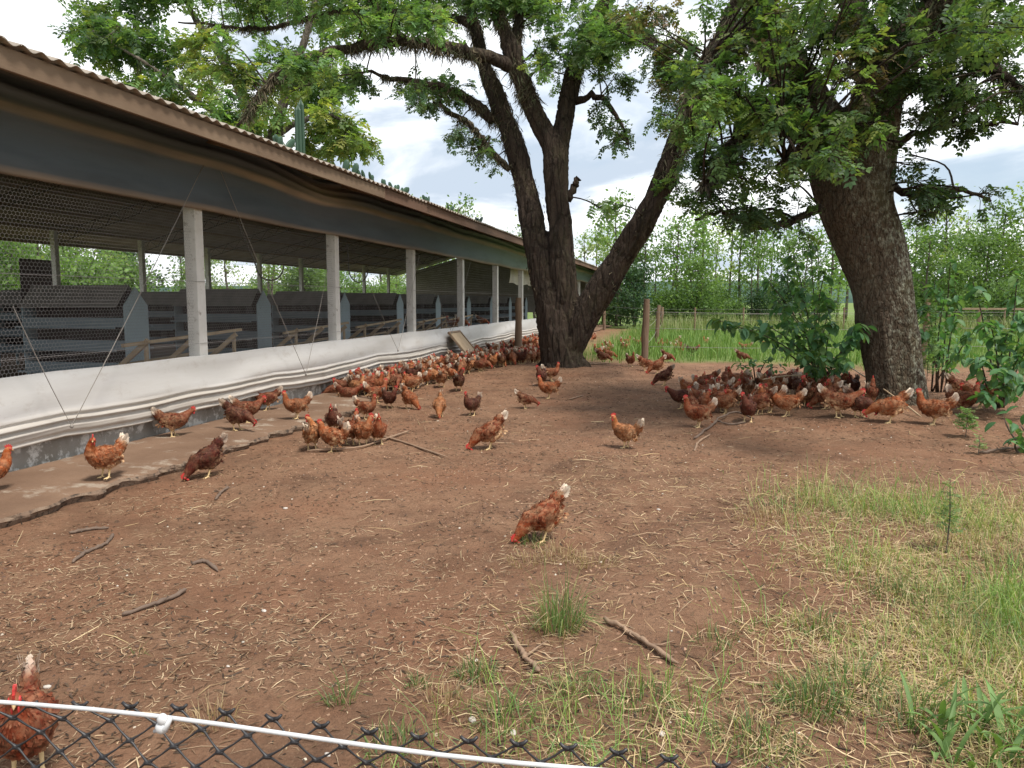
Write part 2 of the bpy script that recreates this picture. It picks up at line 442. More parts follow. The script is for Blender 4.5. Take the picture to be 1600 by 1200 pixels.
# distant hills
hx = np.linspace(-900, 900, 120); pts = []; fcs = []
for i, x in enumerate(hx):
    z = 10 + 16 * float(fbm(x * .006, 0.3, 71)) + 5 * float(fbm(x * .03, 0.3, 72))
    pts += [(x, 900, -2), (x, 930, z), (x, 1150, -2)]
for i in range(len(hx) - 1):
    a = i * 3
    fcs += [(a, a+3, a+4, a+1), (a+1, a+4, a+5, a+2)]
me = bpy.data.meshes.new('hills'); me.from_pydata(pts, [], fcs); me.update()
t = NT('hill_wood'); t.set(color=t.mix(t.ramp(t.noise(.05, 6, .6), [(.35, 0.0), (.65, 1.0)]), (.05, .085, .075), (.10, .15, .11)), rough=1.0, spec=0.0); M['hill_wood'] = t.m
tag(link('hills', me, t.m), kind='structure')

# ================================================================ the poultry barn
XW = -6.12; XF = -19.3; PY0 = float(PX(306, 450, XW)[1]); BAY = (float(PX(774, 465, XW)[1]) - PY0) / 4; NB0, NB1 = -3, 11      # near wall, far wall, posts
RIDGE_X = (XW + XF) / 2; EAVE_X = -4.92; EAVE_Z = 3.55
SL = .285
RIDGE_Z = EAVE_Z + SL * (EAVE_X - RIDGE_X)
BY0, BY1 = PY0 + NB0 * BAY - .1, PY0 + NB1 * BAY + .25
barn = empty('poultry_barn', (XW, PY0, 0))
tag(barn, 'long open-sided poultry barn with white posts and corrugated roof', 'barn')
def bp(o):                                    # keep world placement under the barn's own origin
    o.parent = barn; o.matrix_parent_inverse = Matrix.Translation(barn.location).inverted(); return o
# base walls and floor
for xw, s in ((XW, 1), (XF, -1)):
    b = MB(); b.box((xw - .08, BY0, -.15), (xw + .08, BY1, .90)); bp(chisel(b.build('base_wall', M['base_wall']), .01))
b = MB(); b.box((XF + .082, BY0, -.1), (XW - .082, BY1, .16)); bp(b.build('barn_floor', M['litter_floor']))
# posts
pb = MB(); pb.box((-.085, -.085, .0), (.085, .085, 3.02)); post_me = pb.mesh('post'); post_me.materials.append(M['whitewash'])
for xw in (XW, XF):
    for k in range(NB0, NB1 + 1):
        o = bp(chisel(link('post', post_me), .012)); o.location = (xw + random.uniform(-.004, .004), PY0 + k * BAY, .88); o.rotation_euler = (0, 0, random.uniform(-.03, .03))
# fascia boards along the eaves, one board per pair of bays
yy = BY0 - .3; k = 0
while yy < BY1 + .2:
    y2 = min(yy + 2 * BAY, BY1 + .3)
    b = MB(); b.box((EAVE_X - .075, yy + .004, EAVE_Z - .205 + .01 * (k % 2)), (EAVE_X - .04, y2 - .004, EAVE_Z - .03)); bp(chisel(b.build('fascia_board', M['fascia_wood' if yy < 12 else 'fascia_old']), .004))
    yy = y2; k += 1
# corrugated sheets
WL = .177; SW = WL * 6
def sheet_mesh(side):
    n = 6 * 8 + 1; ys_ = np.linspace(0, SW + WL * .25, n + 2); m = 9
    x0 = EAVE_X if side > 0 else 2 * RIDGE_X - EAVE_X
    V, Fc = [], []
    for j in range(m):
        x = x0 + (RIDGE_X - x0) * j / (m - 1); z = EAVE_Z + SL * abs(x - x0) + .012 * (j % 2) * .3
        for y in ys_: V.append((x, y, z + .017 * math.cos(2 * math.pi * y / WL)))
    q = len(ys_)
    for j in range(m - 1):
        for i in range(q - 1): Fc.append((j*q+i, j*q+i+1, (j+1)*q+i+1, (j+1)*q+i))
    return mesh_np('roof_sheet', V, Fc, smooth=True)
for side in (1, -1):
    sm = sheet_mesh(side); sm.materials.append(M['fibro']); y = BY0 - .4; k = 0
    while y < BY1 + .3:
        o = bp(link('roof_sheet', sm)); o.location = (random.uniform(-.015, .015), y, .007 * (k % 2))
        md = o.modifiers.new('thick', 'SOLIDIFY'); md.thickness = .007; md.offset = -1
        y += SW; k += 1
b = MB()
rp = [(RIDGE_X + .3, RIDGE_Z - .055), (RIDGE_X, RIDGE_Z + .05), (RIDGE_X - .3, RIDGE_Z - .055)]
b.add([(x, y, z + .03) for y in (BY0 - .4, BY1 + .3) for x, z in rp], [(0, 1, 4, 3), (1, 2, 5, 4)]); o = bp(b.build('ridge_cap', M['fibro'])); o.modifiers.new('t', 'SOLIDIFY').thickness = .02
# purlins under the sheets, lattice trusses at every post
for side in (1, -1):
    x0 = EAVE_X if side > 0 else 2 * RIDGE_X - EAVE_X
    for j in range(7):
        x = x0 + (RIDGE_X - x0) * (j * .155 + .03); z = EAVE_Z + SL * abs(x - x0) - .085
        b = MB(); b.box((x - .025, BY0, z - .05), (x + .025, BY1, z + .05)); bp(b.build('purlin', M['old_wood']))
for k in range(NB0, NB1 + 1):
    y = PY0 + k * BAY + .10
    for side in (1, -1):
        xw = XW if side > 0 else XF; x0 = EAVE_X if side > 0 else 2 * RIDGE_X - EAVE_X
        top = lambda x: EAVE_Z + SL * abs(x - x0) - .15
        bot = lambda x: top(x) - .30
        b = MB(); n = 22; xx = np.linspace(xw, RIDGE_X, n + 1)
        b.bar((xw, y, top(xw)), (RIDGE_X, y, top(RIDGE_X)), .03, .03); b.bar((xw, y, bot(xw)), (RIDGE_X, y, bot(RIDGE_X)), .03, .03)
        for i in range(n):
            a, c = (top, bot) if i % 2 else (bot, top)
            b.bar((xx[i], y, a(xx[i])), (xx[i+1], y, c(xx[i+1])), .016, .016)
        bp(b.build('roof_truss', M['steel']))
    # rafter end carrying the overhang
    b = MB(); b.bar((XW - .6, y - .1, EAVE_Z + SL * (EAVE_X - XW + .6) - .17), (EAVE_X - .08, y - .1, EAVE_Z - .13), .06, .10); bp(b.build('rafter_end', M['fascia_wood']))
# hexagonal wire netting between the posts, bay by bay
def hex_net(y0, y1, z0, z1, cw, wr, x):
    w = cw; hgt = cw * 1.05; V, Fc = [], []
    nyc, nzc = int((y1 - y0) / w), int((z1 - z0) / (hgt * .75))
    segs = []
    for r in range(nzc):
        zb = z0 + r * hgt * .75; off = (w / 2) if r % 2 else 0
        for c in range(nyc):
            yb = y0 + c * w + off
            if yb + w > y1: continue
            a = (yb, zb + hgt * .25); b_ = (yb + w / 2, zb); c_ = (yb + w, zb + hgt * .25); d_ = (yb, zb + hgt * .75)
            segs += [(a, b_), (b_, c_), (a, d_)]
    sg = np.array(segs); p, q = sg[:, 0], sg[:, 1]
    d = q - p; d /= np.linalg.norm(d, axis=1)[:, None]; nn = np.stack([-d[:, 1], d[:, 0]], 1) * wr
    quad = np.stack([p - nn, q - nn, q + nn, p + nn], 1)
    sag = x + .012 * np.sin(quad[..., 0] * 3.1) * np.sin(quad[..., 1] * 4)
    V = np.stack([sag, quad[..., 0], quad[..., 1]], -1).reshape(-1, 3)
    return mesh_np('wire_netting', V, np.arange(len(V)).reshape(-1, 4))
for k in range(-2, 6):
    cw, wr = (.045, .0016) if k < 1 else ((.06, .0014) if k < 3 else (.09, .0014))
    bp(link('wire_netting', hex_net(PY0 + k * BAY + .09, PY0 + (k + 1) * BAY - .09, .95, 2.95, cw, wr, XW + .03), M['wire']))
for z in (1.12, 1.9):
    b = MB(); b.tube([(XW + .095, BY0, z), (XW + .095, BY1, z)], .003, 5); bp(b.build('line_wire', M['wire']))
# closed end wall at the far gable and end boarding
b = MB(); b.add([(XW, BY1 - .05, .9), (XF, BY1 - .05, .9), (XF, BY1 - .05, 3.7), (RIDGE_X, BY1 - .05, RIDGE_Z - .3), (XW, BY1 - .05, 3.7)], [(0, 1, 2, 3, 4)]); bp(b.build('gable_wall', M['fibro'])).modifiers.new('t', 'SOLIDIFY').thickness = .06

# white lower curtain hanging over the base wall, gathered in folds at the bottom
cy = np.arange(BY0, BY1, .09); ns = 44
V = []; C = []
tie = np.abs(((cy - 6.35) / (BAY) + .5) % 1 - .5) * 2          # 0 at the rope ties
for j in range(ns):
    s = j / (ns - 1)
    wob = fbm(cy * .55, cy * 0 + 3, 81)
    bot = .27 + .05 * (1 - tie) ** 2 + .04 * (fbm(cy * .9, cy * 0 + 1, 82) - .5)
    topz = .975 - .018 * np.sin(tie * math.pi) * .6 + .01 * (wob - .5)
    z = topz + (bot - topz) * s
    x = XW + .105 + .05 * np.sin(np.clip(s / .6, 0, 1) * math.pi) * (.6 + .8 * wob) + .10 * sstep(.15, .75, s)
    fold = sstep(.52, .66, s)
    ph = 1.6 * fbm(cy * .35, cy * 0 + 7, 83) * 2
    x = x + fold * (.018 * np.sin((s * 26 + ph) * 1.9) + .014 * np.sin(s * 71 + ph * 2.3 + cy * .4)) + .03 * sstep(.9, 1, s) * -1.5
    x = x + .012 * np.sin(s * 9 + cy * .8 + 3 * wob) * (1 - fold)
    V.append(np.stack([x, cy, z], 1))
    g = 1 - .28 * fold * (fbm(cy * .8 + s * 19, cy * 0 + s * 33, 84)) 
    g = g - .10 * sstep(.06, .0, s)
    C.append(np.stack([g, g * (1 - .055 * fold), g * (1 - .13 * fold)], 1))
V = np.array(V); C = np.array(C); n = len(cy)
ii = (np.arange(ns - 1)[:, None] * n + np.arange(n - 1)[None, :]).ravel()
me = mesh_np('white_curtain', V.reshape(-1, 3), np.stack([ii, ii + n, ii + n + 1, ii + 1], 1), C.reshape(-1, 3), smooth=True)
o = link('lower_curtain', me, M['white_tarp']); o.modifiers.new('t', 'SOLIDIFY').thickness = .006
tag(o, 'long white tarpaulin curtain draped over the low barn wall, gathered in folds', 'curtain')
# dark upper curtain bunched under the eave
ns = 40; V = []; C = []
sagY = np.exp(-((cy - 11.7) / 1.1) ** 2)
for j in range(ns):
    s = j / (ns - 1)                                             # 0 bottom hem .. 1 under the roof
    wob = fbm(cy * .4, cy * 0 + 2, 91)
    z = 2.80 + .02 * (fbm(cy * .7, cy * 0, 92) - .5) - .02 * np.sin(((cy - PY0) / BAY % 1) * math.pi) + (1.02 - .16 * sagY) * s
    x = XW + .11 + .20 * np.sin(s * math.pi * .92) + .04 * np.sin(s * 11 + 2 * wob) + .014 * np.sin(s * 31 + 6 * wob + cy * .6) * sstep(.3, .6, s) + .055 * sstep(.5, .8, s) * np.sin(s * 42 + 5 * wob + cy * .25)
    x = x + .05 * np.sin(s * 5 + cy * .9) * sagY
    V.append(np.stack([x, cy, z], 1))
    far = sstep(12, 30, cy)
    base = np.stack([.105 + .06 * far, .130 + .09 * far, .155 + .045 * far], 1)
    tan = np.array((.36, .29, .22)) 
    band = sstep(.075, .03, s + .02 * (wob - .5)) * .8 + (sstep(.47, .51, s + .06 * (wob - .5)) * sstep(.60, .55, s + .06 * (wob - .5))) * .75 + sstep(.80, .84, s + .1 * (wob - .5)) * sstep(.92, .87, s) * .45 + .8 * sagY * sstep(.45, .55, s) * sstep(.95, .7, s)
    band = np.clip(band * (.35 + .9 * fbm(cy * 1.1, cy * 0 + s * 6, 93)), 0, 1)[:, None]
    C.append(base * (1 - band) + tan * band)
V = np.array(V); C = np.array(C)
ii = (np.arange(ns - 1)[:, None] * n + np.arange(n - 1)[None, :]).ravel()
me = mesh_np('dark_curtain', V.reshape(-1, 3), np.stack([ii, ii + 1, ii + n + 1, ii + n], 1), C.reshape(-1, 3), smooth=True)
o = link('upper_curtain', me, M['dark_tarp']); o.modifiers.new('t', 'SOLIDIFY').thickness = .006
tag(o, 'dark slate tarpaulin bunched up under the barn eave above the posts', 'curtain')
# cream half curtain inside the far bays
V = []; cz = np.linspace(2.35, 3.2, 8); c2 = np.arange(PY0 + 4.9 * BAY, PY0 + 7 * BAY, .2)
for z in cz: V += [(XW - .35 + .05 * math.sin(y * 3 + z * 4), y, z - .06 * abs(math.sin(y * 1.1)) * (z < 2.6)) for y in c2]
q = len(c2); Fc = [(j*q+i, j*q+i+1, (j+1)*q+i+1, (j+1)*q+i) for j in range(len(cz)-1) for i in range(q-1)]
me = mesh_np('cream', V, Fc, np.full((len(V), 3), (.9, .85, .74)), smooth=True)
tag(link('inner_curtain', me, M['white_tarp']), 'cream cloth half curtain hanging inside the far bays of the barn', 'curtain')

# tie ropes: a V from each tie on the lower curtain up to the eave
def rope(pts, r, label, group='tie ropes of the barn curtains'):
    b = MB(); P = []
    for p, q in zip(pts, pts[1:]):
        p, q = Vector(p), Vector(q)
        for k in range(8): P.append(p.lerp(q, k / 8) - Vector((0, 0, .03 * math.sin(math.pi * k / 8))))
    P.append(Vector(pts[-1])); b.tube(P, r, 6); b.ell(pts[1] if len(pts) > 2 else pts[0], (.018, .018, .022), n=8, m=5)
    tag(b.build('tie_rope', M['rope_grey'], smooth=True), label, 'rope', group)
XR = XW + .34
VT = [(112, 666, 20, 478, 318, 258, 'thin rope making a wide V, tied low at the curtain, leftmost of all'),
      (478, 585, 345, 268, 512, 420, 'thin rope making a V just before the second white post'),
      (622, 548, 575, 440, 655, 400, 'thin rope making a V under the third white post'),
      (706, 520, 676, 440, 735, 410, 'thin rope making a V near the tilted hatch')]
for (u, v, ul, vl, ur, vr, lb) in VT:
    a = PX(ul, vl, XW + .30); c = PX(u, v, XR + .02); d = PX(ur, vr, XW + .36)
    rope([a, c, d], .0042, lb)
    b = MB()
# hanging hoses inside
for (u0, u1, ut, v0, vb, lb) in ((400, 443, 360, 415, 438, 'dark hose hanging in a loop behind the first bay'), (545, 575, 540, 420, 441, 'dark hose hanging in a loop past the second white post')):
    a, c, d = PX(ut, 320, XW - .5), PX((u0 + u1) / 2, vb, XW - .5), PX(u1, v0, XW - .5)
    e = PX(u0, v0, XW - .5)
    b = MB(); pts = [Vector(a)]
    pts += [Vector(a).lerp(Vector(e), k / 4) for k in range(1, 4)]
    for k in range(13):
        an = math.pi * (1 + k / 12); mid = (Vector(e) + Vector(d)) / 2
        pts.append(mid + (Vector(d) - Vector(e)) / 2 * math.cos(an) + Vector((0, 0, (mid.z - c[2]) * math.sin(an))))
    b.tube(pts, .012, 6); tag(b.build('water_hose', M['hose'], smooth=True), lb, 'hose')

# ---------------------------------------------------------------- nest boxes across the barn
def nest_box(y, k):
    t_ = empty('nest_box', (-8.7, y, .16))
    L = 1.95; W = .56
    def pt(b, name, mat): o = b.build(name, mat, t_); return chisel(o, .004)
    # gable-shaped end panels facing the yard and the aisle
    for x0 in (-.022, -L):
        b = MB(); prof = [(0, .34), (W, .34), (W, 1.42), (W / 2, 1.72), (0, 1.42)]
        b.add([(x0, a, z) for a, z in prof] + [(x0 + .022, a, z) for a, z in prof], [(4, 3, 2, 1, 0), (5, 6, 7, 8, 9)] + [(i, (i+1) % 5, 5 + (i+1) % 5, 5 + i) for i in range(5)])
        pt(b, 'end_panel', M['nest_paint'])
    for s in (0, 1):
        y0, y1 = (-.04, W / 2 - .005) if s == 0 else (W + .04, W / 2 + .005)
        b = MB(); b.bar((-L / 2 - .11, (y0 + y1) / 2, 1.585 + .0), (-L / 2 - .11, (y0 + y1) / 2 + .001, 1.585), .01, .01)
        b = MB(); za, zb = 1.39, 1.745
        b.add([(-.12, y0, za), (-L - .02, y0, za), (-L - .02, y1, zb), (-.12, y1, zb), (-.12, y0, za + .014), (-L - .02, y0, za + .014), (-L - .02, y1, zb + .014), (-.12, y1, zb + .014)],
              [(0,1,2,3),(7,6,5,4),(0,4,5,1),(1,5,6,2),(2,6,7,3),(3,7,4,0)]); pt(b, 'roof_panel', M['nest_roof'])
        yf = 0 if s == 0 else W
        for zz_ in (.36, .72, 1.08):
            b = MB(); b.box((-L + .024, yf - .012, zz_), (-.024, yf + .012, zz_ + .15)); pt(b, 'nest_lip', M['nest_front'])
            b = MB(); yp = yf - .16 if s == 0 else yf + .16
            b.box((-L + .03, yp - .02, zz_ - .02), (-.06, yp + .02, zz_ + .015)); pt(b, 'perch_rail', M['nest_front'])
    b = MB(); b.box((-L + .024, W / 2 - .01, .36), (-.024, W / 2 + .01, 1.66)); pt(b, 'centre_board', M['dark_board'])
    for zz_ in (.36, .72, 1.08):
        b = MB(); b.box((-L + .024, .013, zz_ - .015), (-.024, W - .013, zz_)); pt(b, 'nest_shelf', M['dark_board'])
    for i in range(1, 7):
        x = -L * i / 7
        b = MB(); b.box((x - .008, .02, .37), (x + .008, W - .02, 1.38)); pt(b, 'divider', M['dark_board'])
    for x in (-.05, -L + .05):
        for yy_ in (.03, W - .03):
            b = MB(); b.box((x - .022, yy_ - .022, .0), (x + .022, yy_ + .022, .34)); pt(b, 'leg', M['nest_paint'])
    return t_
def copy_tree(o, parent=None):
    c = o.copy(); COL.objects.link(c); c.parent = parent
    for ch in [x for x in o.children]: copy_tree(ch, c)
    return c
ordn = ['first', 'second', 'third', 'fourth', 'fifth', 'sixth', 'seventh', 'eighth', 'ninth']
nb = nest_box(10.65, 0)
tag(nb, 'grey-blue nest box with gabled end in the barn, first from the left behind netting', 'nest box', 'nest boxes across the barn')
NBX = [10.65]
for k in range(1, 9):
    o = copy_tree(nb); y = 10.65 + k * 3.92; NBX.append(y)
    o.location = (-8.7 + random.uniform(-.05, .05), y, .16); o.rotation_euler = (0, 0, random.uniform(-.015, .015))
    o['label'] = f'grey-blue nest box with gabled end, {ordn[k]} along the barn from the left'
for k in range(0, 5):
    o = copy_tree(nb); y = 10.65 + k * 3.92; o.location = (-13.6, y + .2, .16)
    o['label'] = f'grey nest box in the second row further inside, {ordn[k]} from the left'; o['group'] = 'nest boxes of the inner row'
# dark upright board and white trough at the left
b = MB(); pL = PX(38, 520, -12.2); pR = PX(86, 520, -12.2)
b.box((-12.22, pL[1], .16), (-12.18, pR[1], 2.45))
tag(chisel(b.build('upright_board', M['dark_board']), .004), 'tall dark brown board standing upright behind the first nest box', 'board')
b = MB(); b.box((XF + .3, 8.0, 1.55), (XF + .36, 14.4, 1.78)); tag(chisel(b.build('pale_rail', M['whitewash']), .006), 'pale horizontal board at the far opening of the barn, left end', 'board')
# wooden perch frames standing behind the low wall
def perch(y, x, k, lb):
    t_ = empty('perch_frame', (x, y, .16)); L = 2.5
    for j, (dx, z) in enumerate(((0, .98), (-.42, .66), (-.8, .36))):
        b = MB(); b.bar((dx, -.1, z - .05), (dx, L + .1, z + .06), .05, .045); chisel(b.build('perch_bar', M['pale_wood'], t_), .006)
    for yy_ in (.25, L * .5, L - .2):
        b = MB(); b.bar((.07, yy_ + .05, 1.02 - .04), (-1.1, yy_ - .05, -.0), .045, .07); chisel(b.build('slanted_brace', M['pale_wood'], t_), .006)
    for yy_ in (.25, L - .2):
        b = MB(); b.bar((.0, yy_ + .09, .95), (.0, yy_ + .09, .0), .045, .045); chisel(b.build('leg', M['pale_wood'], t_), .006)
    tag(t_, lb, 'perch', 'slatted perch frames behind the barn wall')
    return t_
for k, (y, lb) in enumerate(((float(PX(200, 540, -7)[1]), 'pale wooden perch frame behind the first white post'), (float(PX(448, 530, -7)[1]), 'pale wooden perch frame just before the second white post'),
        (float(PX(560, 520, -7)[1]), 'pale wooden perch frame between the second and third white posts'), (float(PX(655, 510, -7)[1]), 'pale wooden perch frame past the third white post'), (float(PX(702, 505, -7)[1]), 'pale wooden perch frame beside the tilted hatch'))):
    perch(y, -7.0, k, lb)
# ================================================================ trees
def remesh(me, voxel, smooth=2):
    tmp = bpy.data.objects.new('tmp', me); COL.objects.link(tmp)
    m = tmp.modifiers.new('r', 'REMESH'); m.mode = 'VOXEL'; m.voxel_size = voxel; m.use_smooth_shade = True
    if smooth:
        s = tmp.modifiers.new('s', 'SMOOTH'); s.iterations = smooth; s.factor = .5
    dg = bpy.context.evaluated_depsgraph_get()
    out = bpy.data.meshes.new_from_object(tmp.evaluated_get(dg))
    bpy.data.objects.remove(tmp)
    return out
def spline(pts, n):
    "Catmull-Rom through rows of (x, y, z, r)"
    P = np.array(pts, float); P = np.vstack([2 * P[0] - P[1], P, 2 * P[-1] - P[-2]]); out = []
    for i in range(1, len(P) - 2):
        for k in range(n):
            t_ = k / n; a, b, c, d = P[i-1], P[i], P[i+1], P[i+2]
            out.append(.5 * (2*b + (c-a)*t_ + (2*a-5*b+4*c-d)*t_**2 + (3*b-a-3*c+d)*t_**3))
    out.append(P[-2])
    out = np.array(out); out[:, 3] = np.clip(out[:, 3], .012, None); return out
def limb(nodes, depth):
    "nodes (u, v, r, extra depth) placed about a distance"
    return [(*D(u, v, depth + dz), r) for (u, v, r, dz) in nodes]
def unit(a): return a / np.maximum(np.linalg.norm(a, axis=-1, keepdims=True), 1e-9)
def sprigs(P, Dr, N, L, colr, pairs=4, lw=.30, ll=.42, simple=False):
    "compound leaves: leaflets in pairs along a rachis"
    n = len(P); Dr = unit(Dr); S_ = unit(np.cross(Dr, N)); N = np.cross(S_, Dr)
    Vs, Cs = [], []
    for k in range(pairs):
        t_ = .25 + .75 * k / max(pairs - 1, 1)
        base = P + Dr * (L * t_)[:, None] - np.array((0, 0, 1)) * (L * .22 * t_ * t_)[:, None]
        for s in ((-1, 1) if k < pairs - 1 else (-1, 0, 1)):
            if s == 0: ax = Dr
            else: ax = unit(S_ * s * .85 + Dr * .55 + N * rng.uniform(-.25, .25, (n, 1)))
            l = (L * ll * rng.uniform(.75, 1.15, n))[:, None]; wv = unit(np.cross(ax, N)) * (L * ll * lw * rng.uniform(.8, 1.2, n))[:, None]
            dn = np.array((0, 0, 1)) * l * rng.uniform(.05, .35, (n, 1))
            Vs.append(np.stack([base, base + ax * l * .5 + wv - dn * .3, base + ax * l - dn, base + ax * l * .5 - wv - dn * .3], 1))
            Cs.append(np.repeat((colr * rng.uniform(.8, 1.2, (n, 1)))[:, None, :], 4, 1))
    V = np.concatenate(Vs).reshape(-1, 3); C = np.concatenate(Cs).reshape(-1, 3)
    return V, C
class Big:
    def __init__(s): s.V, s.C = [], []
    def add(s, V, C): s.V.append(V); s.C.append(C)
    def mesh(s, name):
        V = np.concatenate(s.V); C = np.concatenate(s.C)
        return mesh_np(name, V, np.arange(len(V)).reshape(-1, 4), C)
def strands(P, L, w, col, spread=.35):
    n = len(P); d = unit(np.stack([rng.normal(0, spread, n), rng.normal(0, spread, n), -np.ones(n)], 1))
    side = unit(np.cross(d, rng.normal(0, 1, (n, 3)))) * (w / 2)[:, None]
    q = P + d * (L * .5)[:, None] + rng.normal(0, .02, (n, 3)); e = q + unit(d + rng.normal(0, .4, (n, 3))) * (L * .5)[:, None]
    V = np.stack([P - side, P + side, q + side, q - side, q - side, q + side, e + side * .3, e - side * .3], 1)
    return V.reshape(-1, 3), np.repeat((col * rng.uniform(.6, 1.3, (n, 1)))[:, None, :], 8, 1).reshape(-1, 3)

def build_tree(name, label, depth, limbs, foot, clumps, barkmat, voxel, leaf_len, pal, mossy, moss_n, flare, extra=None, nspr=320):
    root = empty(name, foot); tag(root, label, 'tree')
    inv = Matrix.Translation(Vector(foot)).inverted()
    def part(o): o.parent = root; o.matrix_parent_inverse = inv; return o
    thick, thin, skel = MB(), MB(), []
    for nodes in limbs:
        P = spline(limb(nodes, depth), 5); skel.append(P)
        big = P[:, 3].max() > .16
        if big: thick.tube([p[:3] for p in P], list(P[:, 3]), 14)
        else: thin.tube([p[:3] + rng.normal(0, .02, 3) for p in P], list(P[:, 3] * rng.uniform(.9, 1.12, len(P))), 8)
    for (a, r0, ln) in flare:                                   # root buttresses
        d = np.array((math.cos(a), math.sin(a), 0)); f = np.array(foot)
        thick.tube([f + d * r0 * .2 + (0, 0, .75), f + d * r0 * .62 + (0, 0, .30), f + d * (r0 + ln * .35) + (0, 0, .09), f + d * (r0 + ln) + (0, 0, -.06)], [.26, .22, .15, .06], 10)
    tm = remesh(thick.mesh('trunk'), voxel, 3)
    co = np.empty(len(tm.vertices) * 3, np.float32); tm.vertices.foreach_get('co', co); co = co.reshape(-1, 3)
    no = np.empty(len(tm.vertices) * 3, np.float32); tm.vertex_normals.foreach_get('vector', no); no = no.reshape(-1, 3)
    ang = np.arctan2(no[:, 1], no[:, 0])
    h = (fbm(co[:, 0] * 1.8 + co[:, 1] * 1.1, co[:, 2] * .8 + co[:, 1] * .7, 5) - .5) * .16 + (fbm(ang * 4.5 + co[:, 2] * .35, co[:, 2] * .55, 6) - .5) * (.10 if barkmat is M['bark_dark'] else .06) + (fbm(ang * 13 + co[:, 2] * .8, co[:, 2] * 1.9, 7, 3) - .5) * (.055 if barkmat is M['bark_dark'] else .02)
    co = co + no * h[:, None]; tm.vertices.foreach_set('co', co.ravel()); tm.update()
    tm.polygons.foreach_set('use_smooth', np.ones(len(tm.polygons), bool))
    tm.materials.clear()
    trunk = part(link('trunk', tm, barkmat))
    SK = np.concatenate(skel)
    big = Big()
    for (u, v, dz, r, dens, tone) in clumps:
        c = D(u, v, depth + dz)
        dd = np.linalg.norm(SK[:, :3] - c, axis=1); j = int(np.argmin(dd)); a = SK[j]
        mid = (a[:3] + c) / 2 + rng.normal(0, .07, 3) * dd[j] + (0, 0, .07 * dd[j])
        rb = min(.019, a[3] * .6)
        P = spline([(*a[:3], rb), (*mid, rb * .75), (*c, rb * .45)], 4); thin.tube([p[:3] for p in P], list(P[:, 3]), 5, cap=False)
        k = max(4, int(7 * r)); subs = []
        for _ in range(k):
            dirv = unit(rng.normal(0, 1, 3) * (1, 1, .7)); e = c + dirv * r * rng.uniform(.6, 1.05) - (0, 0, .12 * r)
            s0 = P[rng.integers(4, len(P)), :3]; m = (s0 + e) / 2 + rng.normal(0, .08 * r, 3) + (0, 0, .08 * r)
            thin.tube([s0, m, e], [rb * .4, rb * .28, .004], 4, cap=False); subs.append((s0, m, e))
        n = int(nspr * dens * r * r); si = rng.integers(0, k, n); tt = rng.uniform(.15, 1.0, n) ** .7
        A = np.array(subs)[si]; t3 = tt[:, None]
        pos = (1 - t3) ** 2 * A[:, 0] + 2 * t3 * (1 - t3) * A[:, 1] + t3 ** 2 * A[:, 2] + rng.normal(0, .11 * r, (n, 3))
        dirs = unit(unit(A[:, 2] - A[:, 0]) * .6 + rng.normal(0, .7, (n, 3)) * (1, 1, .5) + (0, 0, -.12))
        nrm = unit(rng.normal(0, .4, (n, 3)) + (0, 0, 1))
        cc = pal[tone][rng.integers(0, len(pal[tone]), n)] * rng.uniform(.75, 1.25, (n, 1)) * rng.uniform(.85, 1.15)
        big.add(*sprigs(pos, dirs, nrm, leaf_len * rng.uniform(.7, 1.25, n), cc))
    part(link('branches', thin.mesh('branches', True), M['bark_dark'] if barkmat is not M['bark_pale'] else barkmat))
    part(tag(link('crown', big.mesh('crown'), M['leaves']), kind='stuff'))
    if moss_n:
        mo = Big()
        for (pi, t0, t1, amt, ln) in mossy:
            P = skel[pi]; n = int(moss_n * amt); tt = rng.uniform(t0, t1, n) * (len(P) - 1.001); i = tt.astype(int); f = (tt - i)[:, None]
            p = P[i] * (1 - f) + P[i + 1] * f
            patch = fbm(tt * .9, tt * 0 + pi * 3.1, 55)
            keep = rng.uniform(0, 1, n) < sstep(.25, .6, patch); p = p[keep]; m = len(p)
            off = unit(rng.normal(0, 1, (m, 3))) * p[:, 3:4] * rng.uniform(.9, 1.25, (m, 1))
            col = np.array([(.14, .115, .075), (.10, .09, .06), (.17, .14, .095), (.10, .11, .06)])[rng.integers(0, 4, m)]
            mo.add(*strands(p[:, :3] + off, ln * .75 * rng.uniform(.25, 1.0, m) ** 1.5, rng.uniform(.009, .024, m), col, .5))
        part(tag(link('hanging_moss', mo.mesh('moss'), M['moss']), kind='stuff'))
    return root

